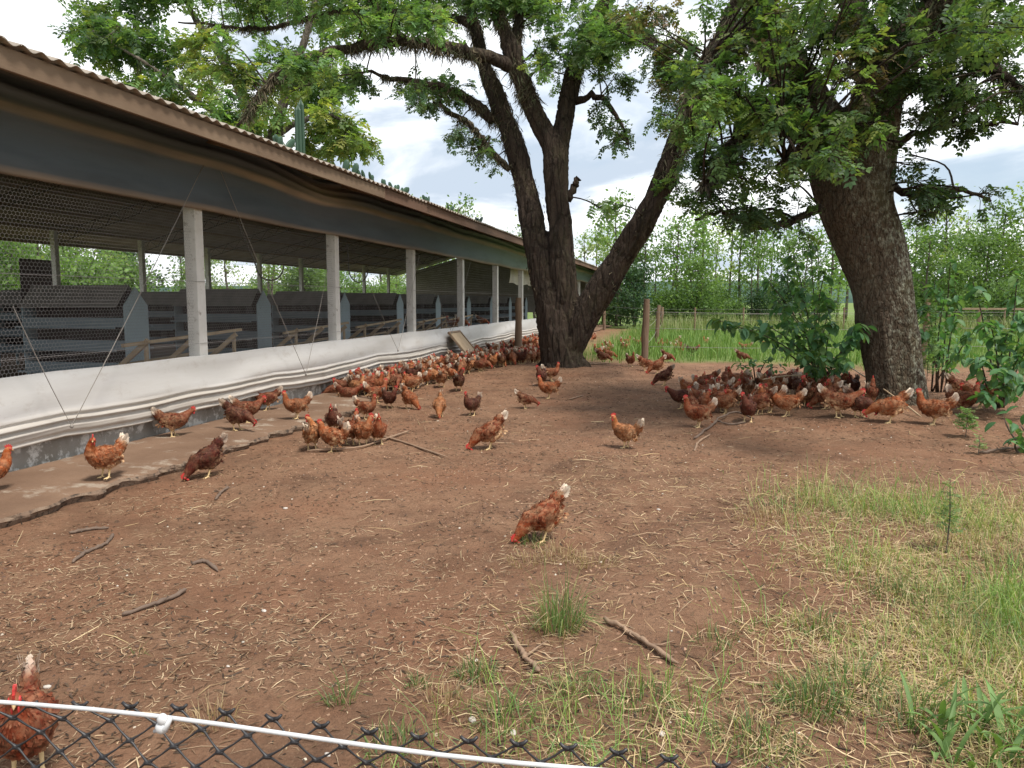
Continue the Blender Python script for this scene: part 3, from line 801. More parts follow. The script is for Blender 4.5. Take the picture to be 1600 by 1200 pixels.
PAL = {'deep': np.array([(.035, .072, .030), (.028, .060, .026), (.045, .088, .034), (.05, .078, .03)]),
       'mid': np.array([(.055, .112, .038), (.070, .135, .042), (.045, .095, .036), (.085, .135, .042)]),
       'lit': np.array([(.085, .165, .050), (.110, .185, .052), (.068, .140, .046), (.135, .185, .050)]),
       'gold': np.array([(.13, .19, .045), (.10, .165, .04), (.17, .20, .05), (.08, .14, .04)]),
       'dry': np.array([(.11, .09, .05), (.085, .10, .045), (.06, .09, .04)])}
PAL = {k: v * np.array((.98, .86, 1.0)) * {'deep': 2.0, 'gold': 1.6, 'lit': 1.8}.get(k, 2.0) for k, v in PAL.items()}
MD = 17.9
limbs_m = [
 [(882, 600, 0.577, 0), (878, 565, 0.502, 0), (872, 520, 0.465, 0), (864, 478, 0.428, 0), (850, 435, 0.335, .05), (840, 385, 0.307, .1), (828, 325, 0.279, .2), (815, 270, 0.251, .3), (800, 215, 0.233, .4), (782, 165, 0.205, .5), (762, 115, 0.177, .6), (748, 65, 0.153, .7), (735, 15, 0.130, .8), (722, -60, 0.093, 1), (712, -160, 0.047, 1.3)],
 [(878, 520, 0.414, 0), (882, 470, 0.340, -.1), (881, 420, 0.313, -.15), (878, 370, 0.299, -.15), (873, 315, 0.276, -.1), (869, 270, 0.285, -.1), (864, 232, 0.258, -.1), (848, 200, 0.230, -.1), (830, 162, 0.212, -.2), (814, 122, 0.193, -.3), (800, 85, 0.170, -.4), (788, 45, 0.147, -.5), (768, -5, 0.120, -.6), (738, -90, 0.083, -.8), (715, -170, 0.046, -1)],
 [(872, 290, 0.242, -.1), (875, 235, 0.223, 0), (880, 195, 0.214, .1), (888, 155, 0.209, .2), (897, 118, 0.195, .3), (908, 80, 0.186, .4), (926, 38, 0.167, .5), (952, -5, 0.140, .6), (986, -75, 0.102, .9), (1020, -165, 0.047, 1.2)],
 [(888, 545, 0.319, -.1), (912, 497, 0.336, -.2), (942, 450, 0.323, -.4), (972, 402, 0.302, -.6), (1003, 352, 0.277, -.9), (1030, 302, 0.248, -1.1), (1051, 250, 0.227, -1.3), (1068, 200, 0.210, -1.5), (1086, 148, 0.185, -1.7), (1112, 88, 0.160, -1.9), (1142, 20, 0.126, -2.1), (1172, -65, 0.084, -2.4), (1200, -160, 0.042, -2.6)],
 [(806, 108, .16, -.3), (772, 92, .145, -.6), (731, 82, .135, -1), (690, 72, .125, -1.3), (640, 65, .115, -1.6), (588, 68, .105, -1.8), (533, 78, .095, -2), (482, 90, .085, -2.2), (447, 106, .075, -2.3), (417, 132, .06, -2.4), (392, 166, .045, -2.5), (372, 196, .025, -2.5)],
 [(772, 190, .13, .4), (748, 167, .115, .2), (725, 150, .10, 0), (693, 137, .088, -.2), (655, 129, .072, -.3), (612, 122, .055, -.4), (572, 112, .03, -.5)],
 [(796, 262, .085, .2), (775, 245, .078, 0), (757, 225, .07, -.2), (742, 203, .064, -.3), (728, 188, .058, -.4), (705, 177, .048, -.5), (690, 165, .04, -.6), (664, 150, .025, -.6)],
 [(900, 158, .09, .2), (930, 150, .075, 0), (955, 168, .06, -.2), (972, 195, .045, -.3), (982, 225, .025, -.4)],
 [(744, 40, .12, .7), (700, 28, .10, .9), (640, 22, .09, 1.1), (580, 22, .08, 1.3), (533, 15, .072, 1.5), (480, 28, .062, 1.7), (430, 42, .052, 1.9), (380, 45, .042, 2), (330, 38, .032, 2.2), (280, 36, .02, 2.4)],
 [(886, 312, .10, -.15), (898, 288, .075, -.2), (902, 278, .04, -.2)],
 [(812, 118, .13, -.3), (806, 70, .12, -.2), (812, 25, .10, 0), (825, -40, .08, .2), (835, -120, .04, .4)],
 [(930, 36, .11, .5), (960, 28, .09, .2), (1000, 45, .07, -.1), (1035, 75, .05, -.3), (1060, 120, .03, -.5)],
]
cm = []
def spray(lst, along, n, spread, r, dens, tones, dz=0.0, dv=0):
    for k in range(n):
        t_ = rng.uniform(0, len(along) - 1.001); i = int(t_); f = t_ - i
        u = along[i][0] * (1 - f) + along[i+1][0] * f + rng.normal(0, spread); v = along[i][1] * (1 - f) + along[i+1][1] * f + rng.normal(0, spread * .7) + dv
        lst.append((u, v, dz + rng.normal(0, .9), rng.uniform(*r), dens * rng.uniform(.7, 1.3), tones[rng.integers(0, len(tones))]))
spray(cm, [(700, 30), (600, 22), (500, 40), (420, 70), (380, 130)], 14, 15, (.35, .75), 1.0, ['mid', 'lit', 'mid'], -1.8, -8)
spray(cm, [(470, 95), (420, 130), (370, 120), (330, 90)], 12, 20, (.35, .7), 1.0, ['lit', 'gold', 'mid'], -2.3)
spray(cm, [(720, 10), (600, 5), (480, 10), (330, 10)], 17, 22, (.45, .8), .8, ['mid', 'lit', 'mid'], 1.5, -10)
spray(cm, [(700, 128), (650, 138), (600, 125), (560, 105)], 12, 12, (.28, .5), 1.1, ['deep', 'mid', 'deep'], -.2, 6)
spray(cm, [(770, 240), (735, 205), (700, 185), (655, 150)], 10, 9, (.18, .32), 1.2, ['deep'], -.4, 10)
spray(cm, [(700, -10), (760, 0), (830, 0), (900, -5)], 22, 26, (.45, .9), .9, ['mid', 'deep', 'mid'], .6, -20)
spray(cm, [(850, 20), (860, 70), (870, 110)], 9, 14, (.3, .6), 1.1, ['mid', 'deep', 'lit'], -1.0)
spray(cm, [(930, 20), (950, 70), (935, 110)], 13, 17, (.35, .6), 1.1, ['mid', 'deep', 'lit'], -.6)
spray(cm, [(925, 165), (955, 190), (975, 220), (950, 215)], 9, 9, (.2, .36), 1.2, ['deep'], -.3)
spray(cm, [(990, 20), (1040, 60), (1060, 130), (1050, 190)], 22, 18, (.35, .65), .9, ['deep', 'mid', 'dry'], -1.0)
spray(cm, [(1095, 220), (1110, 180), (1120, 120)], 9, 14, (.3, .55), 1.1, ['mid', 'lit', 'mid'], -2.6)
spray(cm, [(1035, 300), (1060, 260), (1075, 215)], 3, 12, (.22, .4), 1.0, ['mid', 'deep'], -2.0)
spray(cm, [(940, 330), (985, 315)], 2, 8, (.2, .34), 1.0, ['mid'], -1.5)
spray(cm, [(640, -120), (800, -130), (960, -120), (1100, -130)], 16, 40, (.9, 1.4), .5, ['mid', 'deep'], .5)
spray(cm, [(300, -80), (450, -80), (600, -80)], 10, 30, (.9, 1.3), .5, ['mid'], .5)
mossy_m = [(4, .15, .95, 1.6, .42), (5, 0, .9, 1.0, .34), (6, 0, .9, .6, .22), (0, .55, .95, 1.5, .40), (1, .55, .95, 1.6, .42), (2, .4, .9, 1.0, .35), (8, .0, .9, .9, .3), (3, .45, .9, 2.0, .5), (11, .1, 1, 1.8, .55), (10, .0, .9, .8, .35), (0, .25, .5, .25, .18), (3, .1, .45, .25, .15)]
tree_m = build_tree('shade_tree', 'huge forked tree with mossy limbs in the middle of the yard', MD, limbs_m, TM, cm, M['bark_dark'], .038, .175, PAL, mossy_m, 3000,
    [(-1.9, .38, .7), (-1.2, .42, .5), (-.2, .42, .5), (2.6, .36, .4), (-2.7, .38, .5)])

RD = 11.6
limbs_r = [
 [(1404, 672, .50, 0), (1401, 635, .44, 0), (1397, 590, .415, 0), (1390, 530, .41, 0), (1377, 460, .42, 0), (1363, 400, 0.450, 0), (1345, 345, 0.477, 0), (1328, 295, 0.495, 0), (1305, 235, 0.414, .1), (1275, 178, 0.360, .2), (1243, 125, 0.324, .3), (1214, 72, 0.288, .4), (1188, 15, 0.252, .5), (1160, -55, 0.207, .6), (1125, -150, 0.144, .8), (1090, -260, 0.063, 1)],
 [(1366, 410, .24, 0), (1353, 350, .36, -.03), (1345, 285, .42, -.08), (1351, 220, .40, -.1), (1366, 158, .36, -.2), (1384, 100, .32, -.3), (1420, 50, .29, -.5), (1470, 12, .25, -.7), (1535, -22, .21, -1), (1620, -60, .15, -1.3), (1720, -110, .07, -1.6)],
 [(1372, 150, .24, -.2), (1362, 90, .22, 0), (1340, 30, .19, .2), (1320, -40, .15, .4), (1310, -140, .08, .7)],
 [(1280, 322, .06, -.4), (1262, 334, .055, -.5), (1232, 348, .05, -.6), (1200, 353, .045, -.7), (1165, 346, .038, -.8), (1125, 332, .03, -.9), (1088, 342, .018, -1)],
 [(1392, 285, .055, .2), (1420, 306, .05, .3), (1455, 300, .043, .4), (1500, 296, .036, .5), (1545, 312, .024, .6)],
 [(1395, 240, .06, .1), (1420, 215, .05, .0), (1470, 200, .04, -.1), (1530, 190, .03, -.2), (1590, 195, .02, -.3)],
 [(1258, 150, .09, -.1), (1215, 165, .075, -.4), (1170, 195, .06, -.8), (1130, 240, .045, -1.1), (1100, 290, .03, -1.3)],
 [(1330, 245, .07, -.5), (1300, 225, .06, -.9), (1260, 228, .045, -1.3), (1225, 250, .03, -1.6)],
 [(1195, 30, .10, .3), (1150, 50, .085, 0), (1110, 90, .065, -.3), (1075, 150, .045, -.5)],
 [(1470, 12, .11, -.7), (1510, 60, .085, -.8), (1560, 110, .06, -1), (1610, 150, .04, -1.2)],
]
cr = []
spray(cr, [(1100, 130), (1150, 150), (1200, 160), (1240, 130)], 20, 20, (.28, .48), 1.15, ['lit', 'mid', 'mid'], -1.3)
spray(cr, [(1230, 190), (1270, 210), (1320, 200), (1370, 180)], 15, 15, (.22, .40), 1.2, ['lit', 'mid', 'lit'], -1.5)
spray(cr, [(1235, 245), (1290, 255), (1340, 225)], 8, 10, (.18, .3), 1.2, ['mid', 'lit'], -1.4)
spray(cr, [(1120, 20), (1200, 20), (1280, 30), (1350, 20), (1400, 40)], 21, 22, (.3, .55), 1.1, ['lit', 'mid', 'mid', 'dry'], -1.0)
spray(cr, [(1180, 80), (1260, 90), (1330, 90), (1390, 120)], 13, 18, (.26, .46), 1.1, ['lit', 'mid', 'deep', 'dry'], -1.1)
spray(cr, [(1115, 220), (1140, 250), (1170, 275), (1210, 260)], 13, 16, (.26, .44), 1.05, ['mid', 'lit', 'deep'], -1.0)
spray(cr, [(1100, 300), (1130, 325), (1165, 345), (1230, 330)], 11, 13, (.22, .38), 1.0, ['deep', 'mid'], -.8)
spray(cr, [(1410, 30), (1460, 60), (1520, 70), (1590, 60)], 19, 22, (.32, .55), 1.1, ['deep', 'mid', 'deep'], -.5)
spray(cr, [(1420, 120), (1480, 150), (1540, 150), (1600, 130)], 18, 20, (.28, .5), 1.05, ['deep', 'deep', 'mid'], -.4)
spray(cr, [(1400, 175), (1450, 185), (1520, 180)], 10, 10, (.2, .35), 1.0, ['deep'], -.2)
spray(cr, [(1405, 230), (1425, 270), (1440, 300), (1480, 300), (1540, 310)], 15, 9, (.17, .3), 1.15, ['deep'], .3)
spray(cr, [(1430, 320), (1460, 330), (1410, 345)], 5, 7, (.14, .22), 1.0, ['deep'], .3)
spray(cr, [(1100, -110), (1250, -120), (1400, -110), (1550, -120), (1700, -80)], 18, 40, (.7, 1.1), .6, ['mid', 'deep'], -.6)
spray(cr, [(1200, -60), (1400, -160), (1650, -40), (1700, 80)], 8, 50, (.6, 1.0), .6, ['mid', 'deep'], -2.5)
mossy_r = [(0, .62, .95, 1.0, .35), (1, .3, .9, 1.2, .38), (2, 0, .9, .9, .35), (6, 0, 1, 1.8, .5), (8, 0, 1, 2.0, .6), (7, 0, 1, 1.2, .35), (3, 0, .8, .25, .12), (9, 0, 1, .5, .3)]
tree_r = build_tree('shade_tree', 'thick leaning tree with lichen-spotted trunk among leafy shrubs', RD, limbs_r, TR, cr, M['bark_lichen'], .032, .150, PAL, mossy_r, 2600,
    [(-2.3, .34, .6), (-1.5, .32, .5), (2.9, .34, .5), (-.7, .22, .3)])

# pale feathery tree standing behind the barn
LD = 34.0
limbs_l = [
 [(306, 520, .27, 0), (306, 420, .25, 0), (310, 370, .25, 0), (345, 310, .25, 0), (395, 255, .25, 0), (395, 200, .30, .3), (375, 140, .24, .6), (340, 80, .19, 1), (300, 20, .14, 1.3), (260, -60, .07, 1.6)],
 [(360, 295, .24, 0), (410, 235, .24, -.3), (438, 180, .24, -.6), (455, 120, .19, -1), (480, 50, .14, -1.3), (500, -40, .07, -1.5)],
 [(400, 250, .2, 0), (360, 200, .16, -.8), (300, 150, .12, -1.5), (230, 100, .08, -2), (160, 60, .04, -2.5)],
 [(430, 210, .16, -.4), (470, 190, .13, -.8), (510, 180, .09, -1.2), (550, 195, .05, -1.5)],
 [(370, 130, .14, .6), (300, 100, .10, .5), (220, 55, .07, .3), (140, 30, .04, 0)],
]
cl = []
spray(cl, [(120, 40), (200, 60), (280, 70), (350, 60)], 25, 24, (.7, 1.2), .36, ['mid', 'lit', 'gold', 'deep'], 0, 0)
spray(cl, [(110, 5), (250, -10), (400, 0), (520, 10)], 20, 28, (.9, 1.4), .34, ['mid', 'lit', 'mid'], .5, 0)
spray(cl, [(180, 120), (250, 140), (330, 150), (380, 180)], 17, 20, (.6, 1.0), .36, ['gold', 'lit', 'mid'], -.8)
spray(cl, [(490, 175), (530, 195), (545, 220), (500, 230)], 18, 12, (.6, 1.0), .5, ['gold', 'lit', 'gold'], -1)
spray(cl, [(300, 190), (370, 220), (420, 240)], 10, 14, (.6, .9), .4, ['gold', 'lit'], -.5)
spray(cl, [(420, 60), (480, 100), (520, 140)], 16, 18, (.7, 1.1), .4, ['lit', 'mid'], 0)
spray(cl, [(250, -100), (400, -110)], 10, 40, (1.5, 2.0), .3, ['mid'], .5)
gl = D(306, 520, LD); gl[2] = 0
tree_l = build_tree('background_tree', 'broad pale green tree rising behind the barn roof', LD, limbs_l, gl, cl, M['bark_pale'], .08, .46, PAL, [(1, .3, .9, 1, .5), (2, .1, .8, .6, .5)], 500, [], nspr=150)

# ---------------------------------------------------------------- far rows of thin trees
def far_tree_proto(seed, h, spread, nleaf, tones, bushy=0.0):
    g = np.random.default_rng(seed)
    tr, V, C = MB(), [], []
    ends = []
    lean = g.normal(0, .04, 2)
    P = [(lean[0] * z + .12 * math.sin(z * .7 + seed), lean[1] * z + .1 * math.cos(z * .8 + seed), z) for z in np.linspace(0, h * .95, 9)]
    P[0] = (0, 0, -.1)
    tr.tube(P, list(np.linspace(.11, .02, 9)), 6)
    for k in range(int(16 + 12 * bushy)):
        t_ = g.uniform(.05 if bushy else .28, .97); i = min(int(t_ * 8), 7); b = Vector(P[i]).lerp(Vector(P[i+1]), t_ * 8 - i)
        a = g.uniform(0, 2 * math.pi); ln = spread * (1.05 - t_ * .6) * g.uniform(.5, 1.1)
        e = b + Vector((math.cos(a) * ln, math.sin(a) * ln, ln * g.uniform(.35, 1.1)))
        m = b.lerp(e, .5) + Vector((0, 0, .1))
        tr.tube([b, m, e], [.03, .02, .008], 4, cap=False)
        ends += [e, m.lerp(e, .5), b.lerp(e, .3)] if bushy else [e, e, m.lerp(e, .5)]
    E = np.array([tuple(e) for e in ends]); ci = g.integers(0, len(E), nleaf)
    pos = E[ci] + g.normal(0, .36 + .1 * bushy, (nleaf, 3)) * (1, 1, .9); pos[:, 2] = np.maximum(pos[:, 2], .1)
    a = unit(g.normal(0, 1, (nleaf, 3))); b = unit(np.cross(a, g.normal(0, 1, (nleaf, 3)))); l = g.uniform(.07, .15, (nleaf, 1)); w = l * g.uniform(.4, .7, (nleaf, 1))
    V = np.stack([pos - a * l, pos + b * w, pos + a * l, pos - b * w], 1).reshape(-1, 3)
    tone = np.array(tones)[g.integers(0, len(tones), len(E))][ci] * g.uniform(.75, 1.25, (nleaf, 1))
    C = np.repeat(tone[:, None], 4, 1).reshape(-1, 3)
    tm = tr.mesh('far_trunk', True); tm.materials.append(M['bark_pale'])
    cmh = mesh_np('far_crown', V, np.arange(len(V)).reshape(-1, 4), C); cmh.materials.append(M['far_leaves'])
    return tm, cmh
yg = [(.27, .36, .11), (.32, .40, .13), (.21, .31, .09), (.36, .42, .17)]
dg_ = [(.05, .10, .045), (.065, .12, .05), (.04, .085, .045)]
mg = [(.15, .245, .075), (.18, .28, .08), (.12, .20, .07)]
thin_p = [far_tree_proto(200 + k, h, sp, n, yg if k % 2 else mg) for k, (h, sp, n) in enumerate(((7.5, 1.5, 800), (8.6, 1.4, 740), (6.6, 1.7, 820), (8.0, 1.2, 600), (7.0, 1.8, 900)))]
bush_p = [far_tree_proto(300 + k, h, sp, n, to, 1.0) for k, (h, sp, n, to) in enumerate(((4.2, 2.3, 3400, dg_), (3.4, 2.4, 3200, mg), (4.8, 2.0, 3400, dg_), (2.6, 2.2, 2800, mg), (5.6, 2.5, 3800, mg)))]
def far_tree(proto, x, y, s, label, group, name='field_tree'):
    o = empty(name, (x, y, float(ground_z(x, y))), random.uniform(0, 6.28)); o.scale = (s * random.uniform(.9, 1.1), s * random.uniform(.9, 1.1), s)
    link('trunk', proto[0], None, o); c = link('crown', proto[1], None, o); c['kind'] = 'stuff'
    tag(o, label, 'tree' if 'tree' in name else 'bush', group)
def row(u0, u1, n, d0, d1, protos, s, label, group, name='field_tree', side=None):
    for k in range(n):
        u = u0 + (u1 - u0) * (k + random.uniform(.1, .9)) / n; dpt = random.uniform(d0, d1); p = D(u, 471, dpt)
        far_tree(random.choice(protos), p[0], p[1], random.uniform(*s), f'{label}, {ordw(k)} from the left', group, name)
row(905, 1330, 26, 50, 62, thin_p, (.85, 1.2), 'thin pale tree beyond the field between the big trunks', 'thin trees beyond the field between the big trunks')
row(1400, 1640, 15, 44, 58, thin_p, (.8, 1.15), 'thin pale tree beyond the field right of the leaning trunk', 'thin trees beyond the field by the right edge')
row(640, 850, 10, 56, 66, thin_p, (.95, 1.3), 'thin tree with its top over the far barn roof', 'thin trees behind the far end of the barn')
row(930, 1280, 12, 47, 55, bush_p, (.5, .8), 'dense dark bush at the foot of the far tree row', 'bushes under the far tree row', 'field_bush')
row(1420, 1640, 8, 40, 52, bush_p[1:2] + bush_p[3:], (.6, 1.0), 'bright dense bush beyond the fence at the right edge', 'bushes beyond the fence at the right', 'field_bush')
for k in range(66):
    y = 4 + k * 1.75 + random.uniform(-.6, .6); x = random.uniform(-44, -35)
    far_tree(random.choice(thin_p + bush_p[1:2] + bush_p[3:]), x, y + 8, random.uniform(.9, 1.4), 'leafy green tree seen through the open barn ' + ('left of the first white post' if y + 8 < -x * 1.42 else 'between the first and second white posts' if y + 8 < -x * 2.07 else 'past the second white post'), 'trees beyond the far side of the barn')
for k in range(18):
    y = 14 + k * 2.6 + random.uniform(-.8, .8)
    far_tree(random.choice(bush_p), random.uniform(-50, -46), y, random.uniform(1.1, 1.6), 'dense green tree deep behind the thin trees, seen through the barn', 'dense trees far beyond the barn')
# ================================================================ hens
t = NT('hen_plumage')
oi = t.new('ShaderNodeObjectInfo')
sepc = t.new('ShaderNodeSeparateColor'); t.l.new(t.attr('Col'), sepc.inputs[0])
tailw, pale, hack = sepc.outputs[0], sepc.outputs[1], sepc.outputs[2]
v3 = t.new('ShaderNodeVectorMath', operation='ADD'); t.l.new(t.tc.outputs['Object'], v3.inputs[0])
cmb = t.new('ShaderNodeCombineXYZ'); t.l.new(t.math('MULTIPLY', oi.outputs['Random'], 37.0), cmb.inputs[0]); t.l.new(cmb.outputs[0], v3.inputs[1])
vv = v3.outputs[0]
base = oi.outputs['Color']
nz = t.noise(22, 5, .65, vv)
col = t.mix(t.ramp(nz, [(.35, 0.0), (.7, 1.0)]), t.mix(1.0, base, (.34, .28, .27), 'MULTIPLY'), t.mix(1.0, base, (1.12, 1.1, 1.1), 'MULTIPLY'))
col = t.mix(t.math('MULTIPLY', hack, .28), col, t.mix(1.0, base, (1.6, 1.5, 1.2), 'MULTIPLY'))
creamy = t.math('MULTIPLY', t.math('MULTIPLY', t.math('ADD', pale, .32), oi.outputs['Alpha']), t.ramp(t.noise(14, 5, .65, vv), [(.40, 0.0), (.62, 1.0)]))
col = t.mix(creamy, col, (.56, .36, .20))
whit = t.math('MULTIPLY', tailw, t.math('ADD', t.math('MULTIPLY', oi.outputs['Alpha'], 1.1), .12), True)
col = t.mix(whit, col, (.70, .59, .47))
col = t.mix(1.0, col, t.attr('Col', 'Alpha'), 'MULTIPLY')
t.set(color=col, rough=.72, spec=.25)
t.bump(t.noise(70, 4, .7, vv), .5, .006)
M['hen_plumage'] = t.m
t = NT('hen_leg'); t.set(color=t.mix(t.noise(60, 3), (.55, .38, .17), (.66, .50, .28)), rough=.6); M['hen_leg'] = t.m
t = NT('hen_comb'); t.set(color=t.mix(t.noise(70, 4), (.40, .022, .020), (.52, .055, .045)), rough=.5); t.bump(t.noise(160, 3), .4, .003); M['hen_comb'] = t.m
t = NT('hen_beak'); t.set(color=(.45, .30, .15), rough=.5); M['hen_beak'] = t.m
t = NT('hen_eye'); t.set(color=(.015, .010, .008), rough=.15); M['hen_eye'] = t.m

def rotx(p, piv, a):
    x, z = p[0] - piv[0], p[1] - piv[1]; c, s = math.cos(a), math.sin(a)
    return (piv[0] + c * x - s * z, piv[1] + s * x + c * z)
def make_hen(seed, pitch, neck, head_dir, turn=0.0, tail=52, stride=0.0, squat=0.0, sit=False):
    "faces +x; neck = (x, z, r) from breast to skull after the body is pitched"
    g = np.random.default_rng(seed)
    body = [(-.175, .288, .022, .030), (-.155, .275, .045, .050), (-.120, .250, .076, .084), (-.070, .230, .096, .102), (-.015, .218, .106, .108),
            (.040, .220, .104, .106), (.085, .236, .090, .090), (.118, .258, .074, .074)]
    piv = (0, .20); a = R(pitch)
    rings = [(*rotx((x, z), piv, a), w, h) for x, z, w, h in body] + [(x, z, r, r * 1.02) for x, z, r in neck]
    P = np.array(rings); n = len(P); ns = 18
    nb_ = len(body); cen = np.zeros((n, 3)); cen[:, 0], cen[:, 2] = P[:, 0], P[:, 1]
    bx_, bz_ = P[nb_ - 1, 0], P[nb_ - 1, 1]
    for i in range(nb_, n):                                       # swing the neck sideways
        f = (i - nb_ + 1) / (n - nb_); an = R(turn) * f; dx = cen[i, 0] - (bx_ - .03)
        cen[i, 0], cen[i, 1] = (bx_ - .03) + dx * math.cos(an), dx * math.sin(an)
    b = MB(); vs = []
    for i in range(n):
        tg = unit(cen[min(i + 1, n - 1)] - cen[max(i - 1, 0)]); side = unit(np.cross((0, 0, 1.0), tg)) if abs(tg[2]) < .99 else np.array((0, 1.0, 0))
        if i < nb_: side = np.array((0, 1.0, 0))
        upv = np.cross(tg, side)
        for k in range(ns):
            an = 2 * math.pi * k / ns
            vs.append(cen[i] + side * P[i, 2] * math.cos(an) + upv * P[i, 3] * math.sin(an) * (1.0 if math.sin(an) > 0 else 1.06))
    fs = [(i*ns+k, i*ns+(k+1) % ns, (i+1)*ns+(k+1) % ns, (i+1)*ns+k) for i in range(n - 1) for k in range(ns)] + [tuple(range(ns - 1, -1, -1)), tuple((n-1)*ns + k for k in range(ns))]
    b.add(vs, fs)
    hd = cen[-1] - cen[-3]; hh = unit(np.array((math.cos(R(head_dir)) * math.cos(R(turn)), math.cos(R(head_dir)) * math.sin(R(turn)), math.sin(R(head_dir)))))
    skull = cen[-1]; b.ell(skull + hh * .008, (.033, .024, .027), Vector(hh).to_track_quat('X', 'Z').to_matrix(), 14, 9)
    T = np.array(rotx((-.165, .283), piv, a)); ta = R(tail) + a * .7
    td = np.array((-math.cos(ta), 0, math.sin(ta))); tb = np.array((T[0], 0, T[1]))
    rt_ = Vector(td).to_track_quat('X', 'Y').to_matrix()
    tm_ = Matrix((td, (0, 1, 0), np.cross(td, (0, 1.0, 0)))).transposed()
    b.ell(tb + td * .022, (.100, .036, .062), tm_, 14, 9); b.ell(tb + td * .07, (.075, .022, .042), tm_, 14, 9)
    sh = lambda x, z: rotx((x, z), piv, a)
    for s in (-1, 1):
        w = sh(-.030, .238); rw = Matrix.Rotation(-a - .12, 3, 'Y') @ Matrix.Rotation(s * .10, 3, 'Z')
        b.ell((w[0], s * .088, w[1]), (.112, .022, .062), rw, 14, 8)
        th = sh(-.022, .165); fx = s * stride
        b.ell((th[0] + fx * .25, s * .050, .155 - squat * .6), (.050, .040, .068), Matrix.Rotation(.25 + fx * 3, 3, 'Y'), 12, 8)
        b.ell((th[0] - .05, s * .035, .185), (.06, .045, .06), None, 10, 7)
        if sit: continue
        hk = (-.030 + fx * .55, s * .047, .098 - squat); ft = (-.012 + fx, s * .050, .012)
        b.tube([(th[0] + fx * .25, s * .05, .14 - squat), hk, ft], [.020, .0115, .0095], 8)
        for an, ln in ((0, .060), (.5, .050), (-.5, .050), (math.pi, .028)):
            b.tube([(ft[0] - .002, ft[1], .014), (ft[0] + math.cos(an) * ln * .55, ft[1] + math.sin(an) * ln * .55, .010), (ft[0] + math.cos(an) * ln, ft[1] + math.sin(an) * ln, .004)], [.0085, .0075, .005], 6)
    me = remesh(b.mesh('hen'), .0056, 4)
    nv = len(me.vertices); co = np.empty(nv * 3, np.float32); me.vertices.foreach_get('co', co); co = co.reshape(-1, 3)
    no = np.empty(nv * 3, np.float32); me.vertex_normals.foreach_get('vector', no); no = no.reshape(-1, 3)
    # along-spine parameter of each vertex
    dist = np.linalg.norm(co[:, None, :] - cen[None], axis=2); ring = np.argmin(dist, 1)
    def zones(q, rg):
        along = (q - tb) @ td
        tw = sstep(.05, .15, along)
        rump = sstep(.0, -.10, q[:, 0]) * sstep(.25, .19, q[:, 2])
        pl = np.clip(rump + .8 * sstep(.17, .11, q[:, 2]) * (rg < nb_ + 1) + .35 * sstep(.03, .07, along), 0, 1)
        hk_ = sstep(nb_ - 1.5, nb_ + 1.5, rg)
        return np.stack([tw, pl, hk_], 1)
    Z = zones(co, ring)
    at = me.color_attributes.new('Col', 'FLOAT_COLOR', 'POINT'); c4 = np.ones((nv, 4), np.float32); c4[:, :3] = Z; at.data.foreach_set('color', c4.ravel())
    me.materials.clear(); me.materials.append(M['hen_plumage']); me.materials.append(M['hen_leg'])
    fc = np.empty(len(me.polygons) * 3, np.float32); me.polygons.foreach_get('center', fc); fc = fc.reshape(-1, 3)
    leg = (fc[:, 2] < .108 - squat * 1.2) & (np.abs(np.abs(fc[:, 1]) - .05) < .06) & (np.linalg.norm(fc[:, [0, 2]] - skull[[0, 2]], axis=1) > .10) & (np.abs(fc[:, 0]) < .14) & (fc[:, 2] < .10)
    lowbody = np.linalg.norm(fc - np.array((0, 0, .2)), axis=1) < .098
    me.polygons.foreach_set('material_index', (leg & ~lowbody).astype(np.int32)); me.polygons.foreach_set('use_smooth', np.ones(len(me.polygons), bool)); me.update()
    # loose contour feathers lying backwards over the skin
    ok = np.where((co[:, 2] > .115) & (ring < n - 1) | ((ring >= nb_) & (ring < n - 1)))[0]
    pick = g.choice(ok, 900, replace=True); p = co[pick]; nn = no[pick]; rg = ring[pick]
    tgs = np.array([unit(cen[min(i + 1, n - 1)] - cen[max(i - 1, 0)]) for i in range(n)])[rg]
    back = unit(-tgs + nn * ((tgs * nn).sum(1))[:, None] + g.normal(0, .16, (len(p), 3)))
    ln = np.where(rg >= nb_, g.uniform(.014, .024, len(p)), g.uniform(.022, .040, len(p)))[:, None]; sd_ = unit(np.cross(back, nn)) * ln * np.where(rg >= nb_, .22, .36)[:, None]
    lift = g.uniform(.02, .13, (len(p), 1)); o_ = p + nn * .0015
    V = [np.stack([o_, o_ + back * ln * .55 + sd_ + nn * ln * lift * .4, o_ + back * ln + nn * ln * lift, o_ + back * ln * .55 - sd_ + nn * ln * lift * .4], 1).reshape(-1, 3)]
    Cc = [np.repeat(np.concatenate([zones(p, rg), g.uniform(.76, 1.20, (len(p), 1))], 1)[:, None], 4, 1).reshape(-1, 4)]
    def blade(p0, d0, up0, L, W, z3):
        d0, up0 = unit(np.array(d0)), np.array(up0); s0 = unit(np.cross(d0, up0)) * W
        q = [p0 - s0 * .4, p0 + s0 * .4, p0 + d0 * L * .6 + s0, p0 + d0 * L * .6 - s0, p0 + d0 * L * .6 - s0, p0 + d0 * L * .6 + s0, p0 + d0 * L + s0 * .45, p0 + d0 * L - s0 * .45]
        V.append(np.array(q)); ga_ = g.uniform(.7, 1.25); Cc.append(np.array([(z3[0] * f, z3[1], 0, ga_) for f in (.0, .0, .5, .5, .5, .5, 1, 1)]))
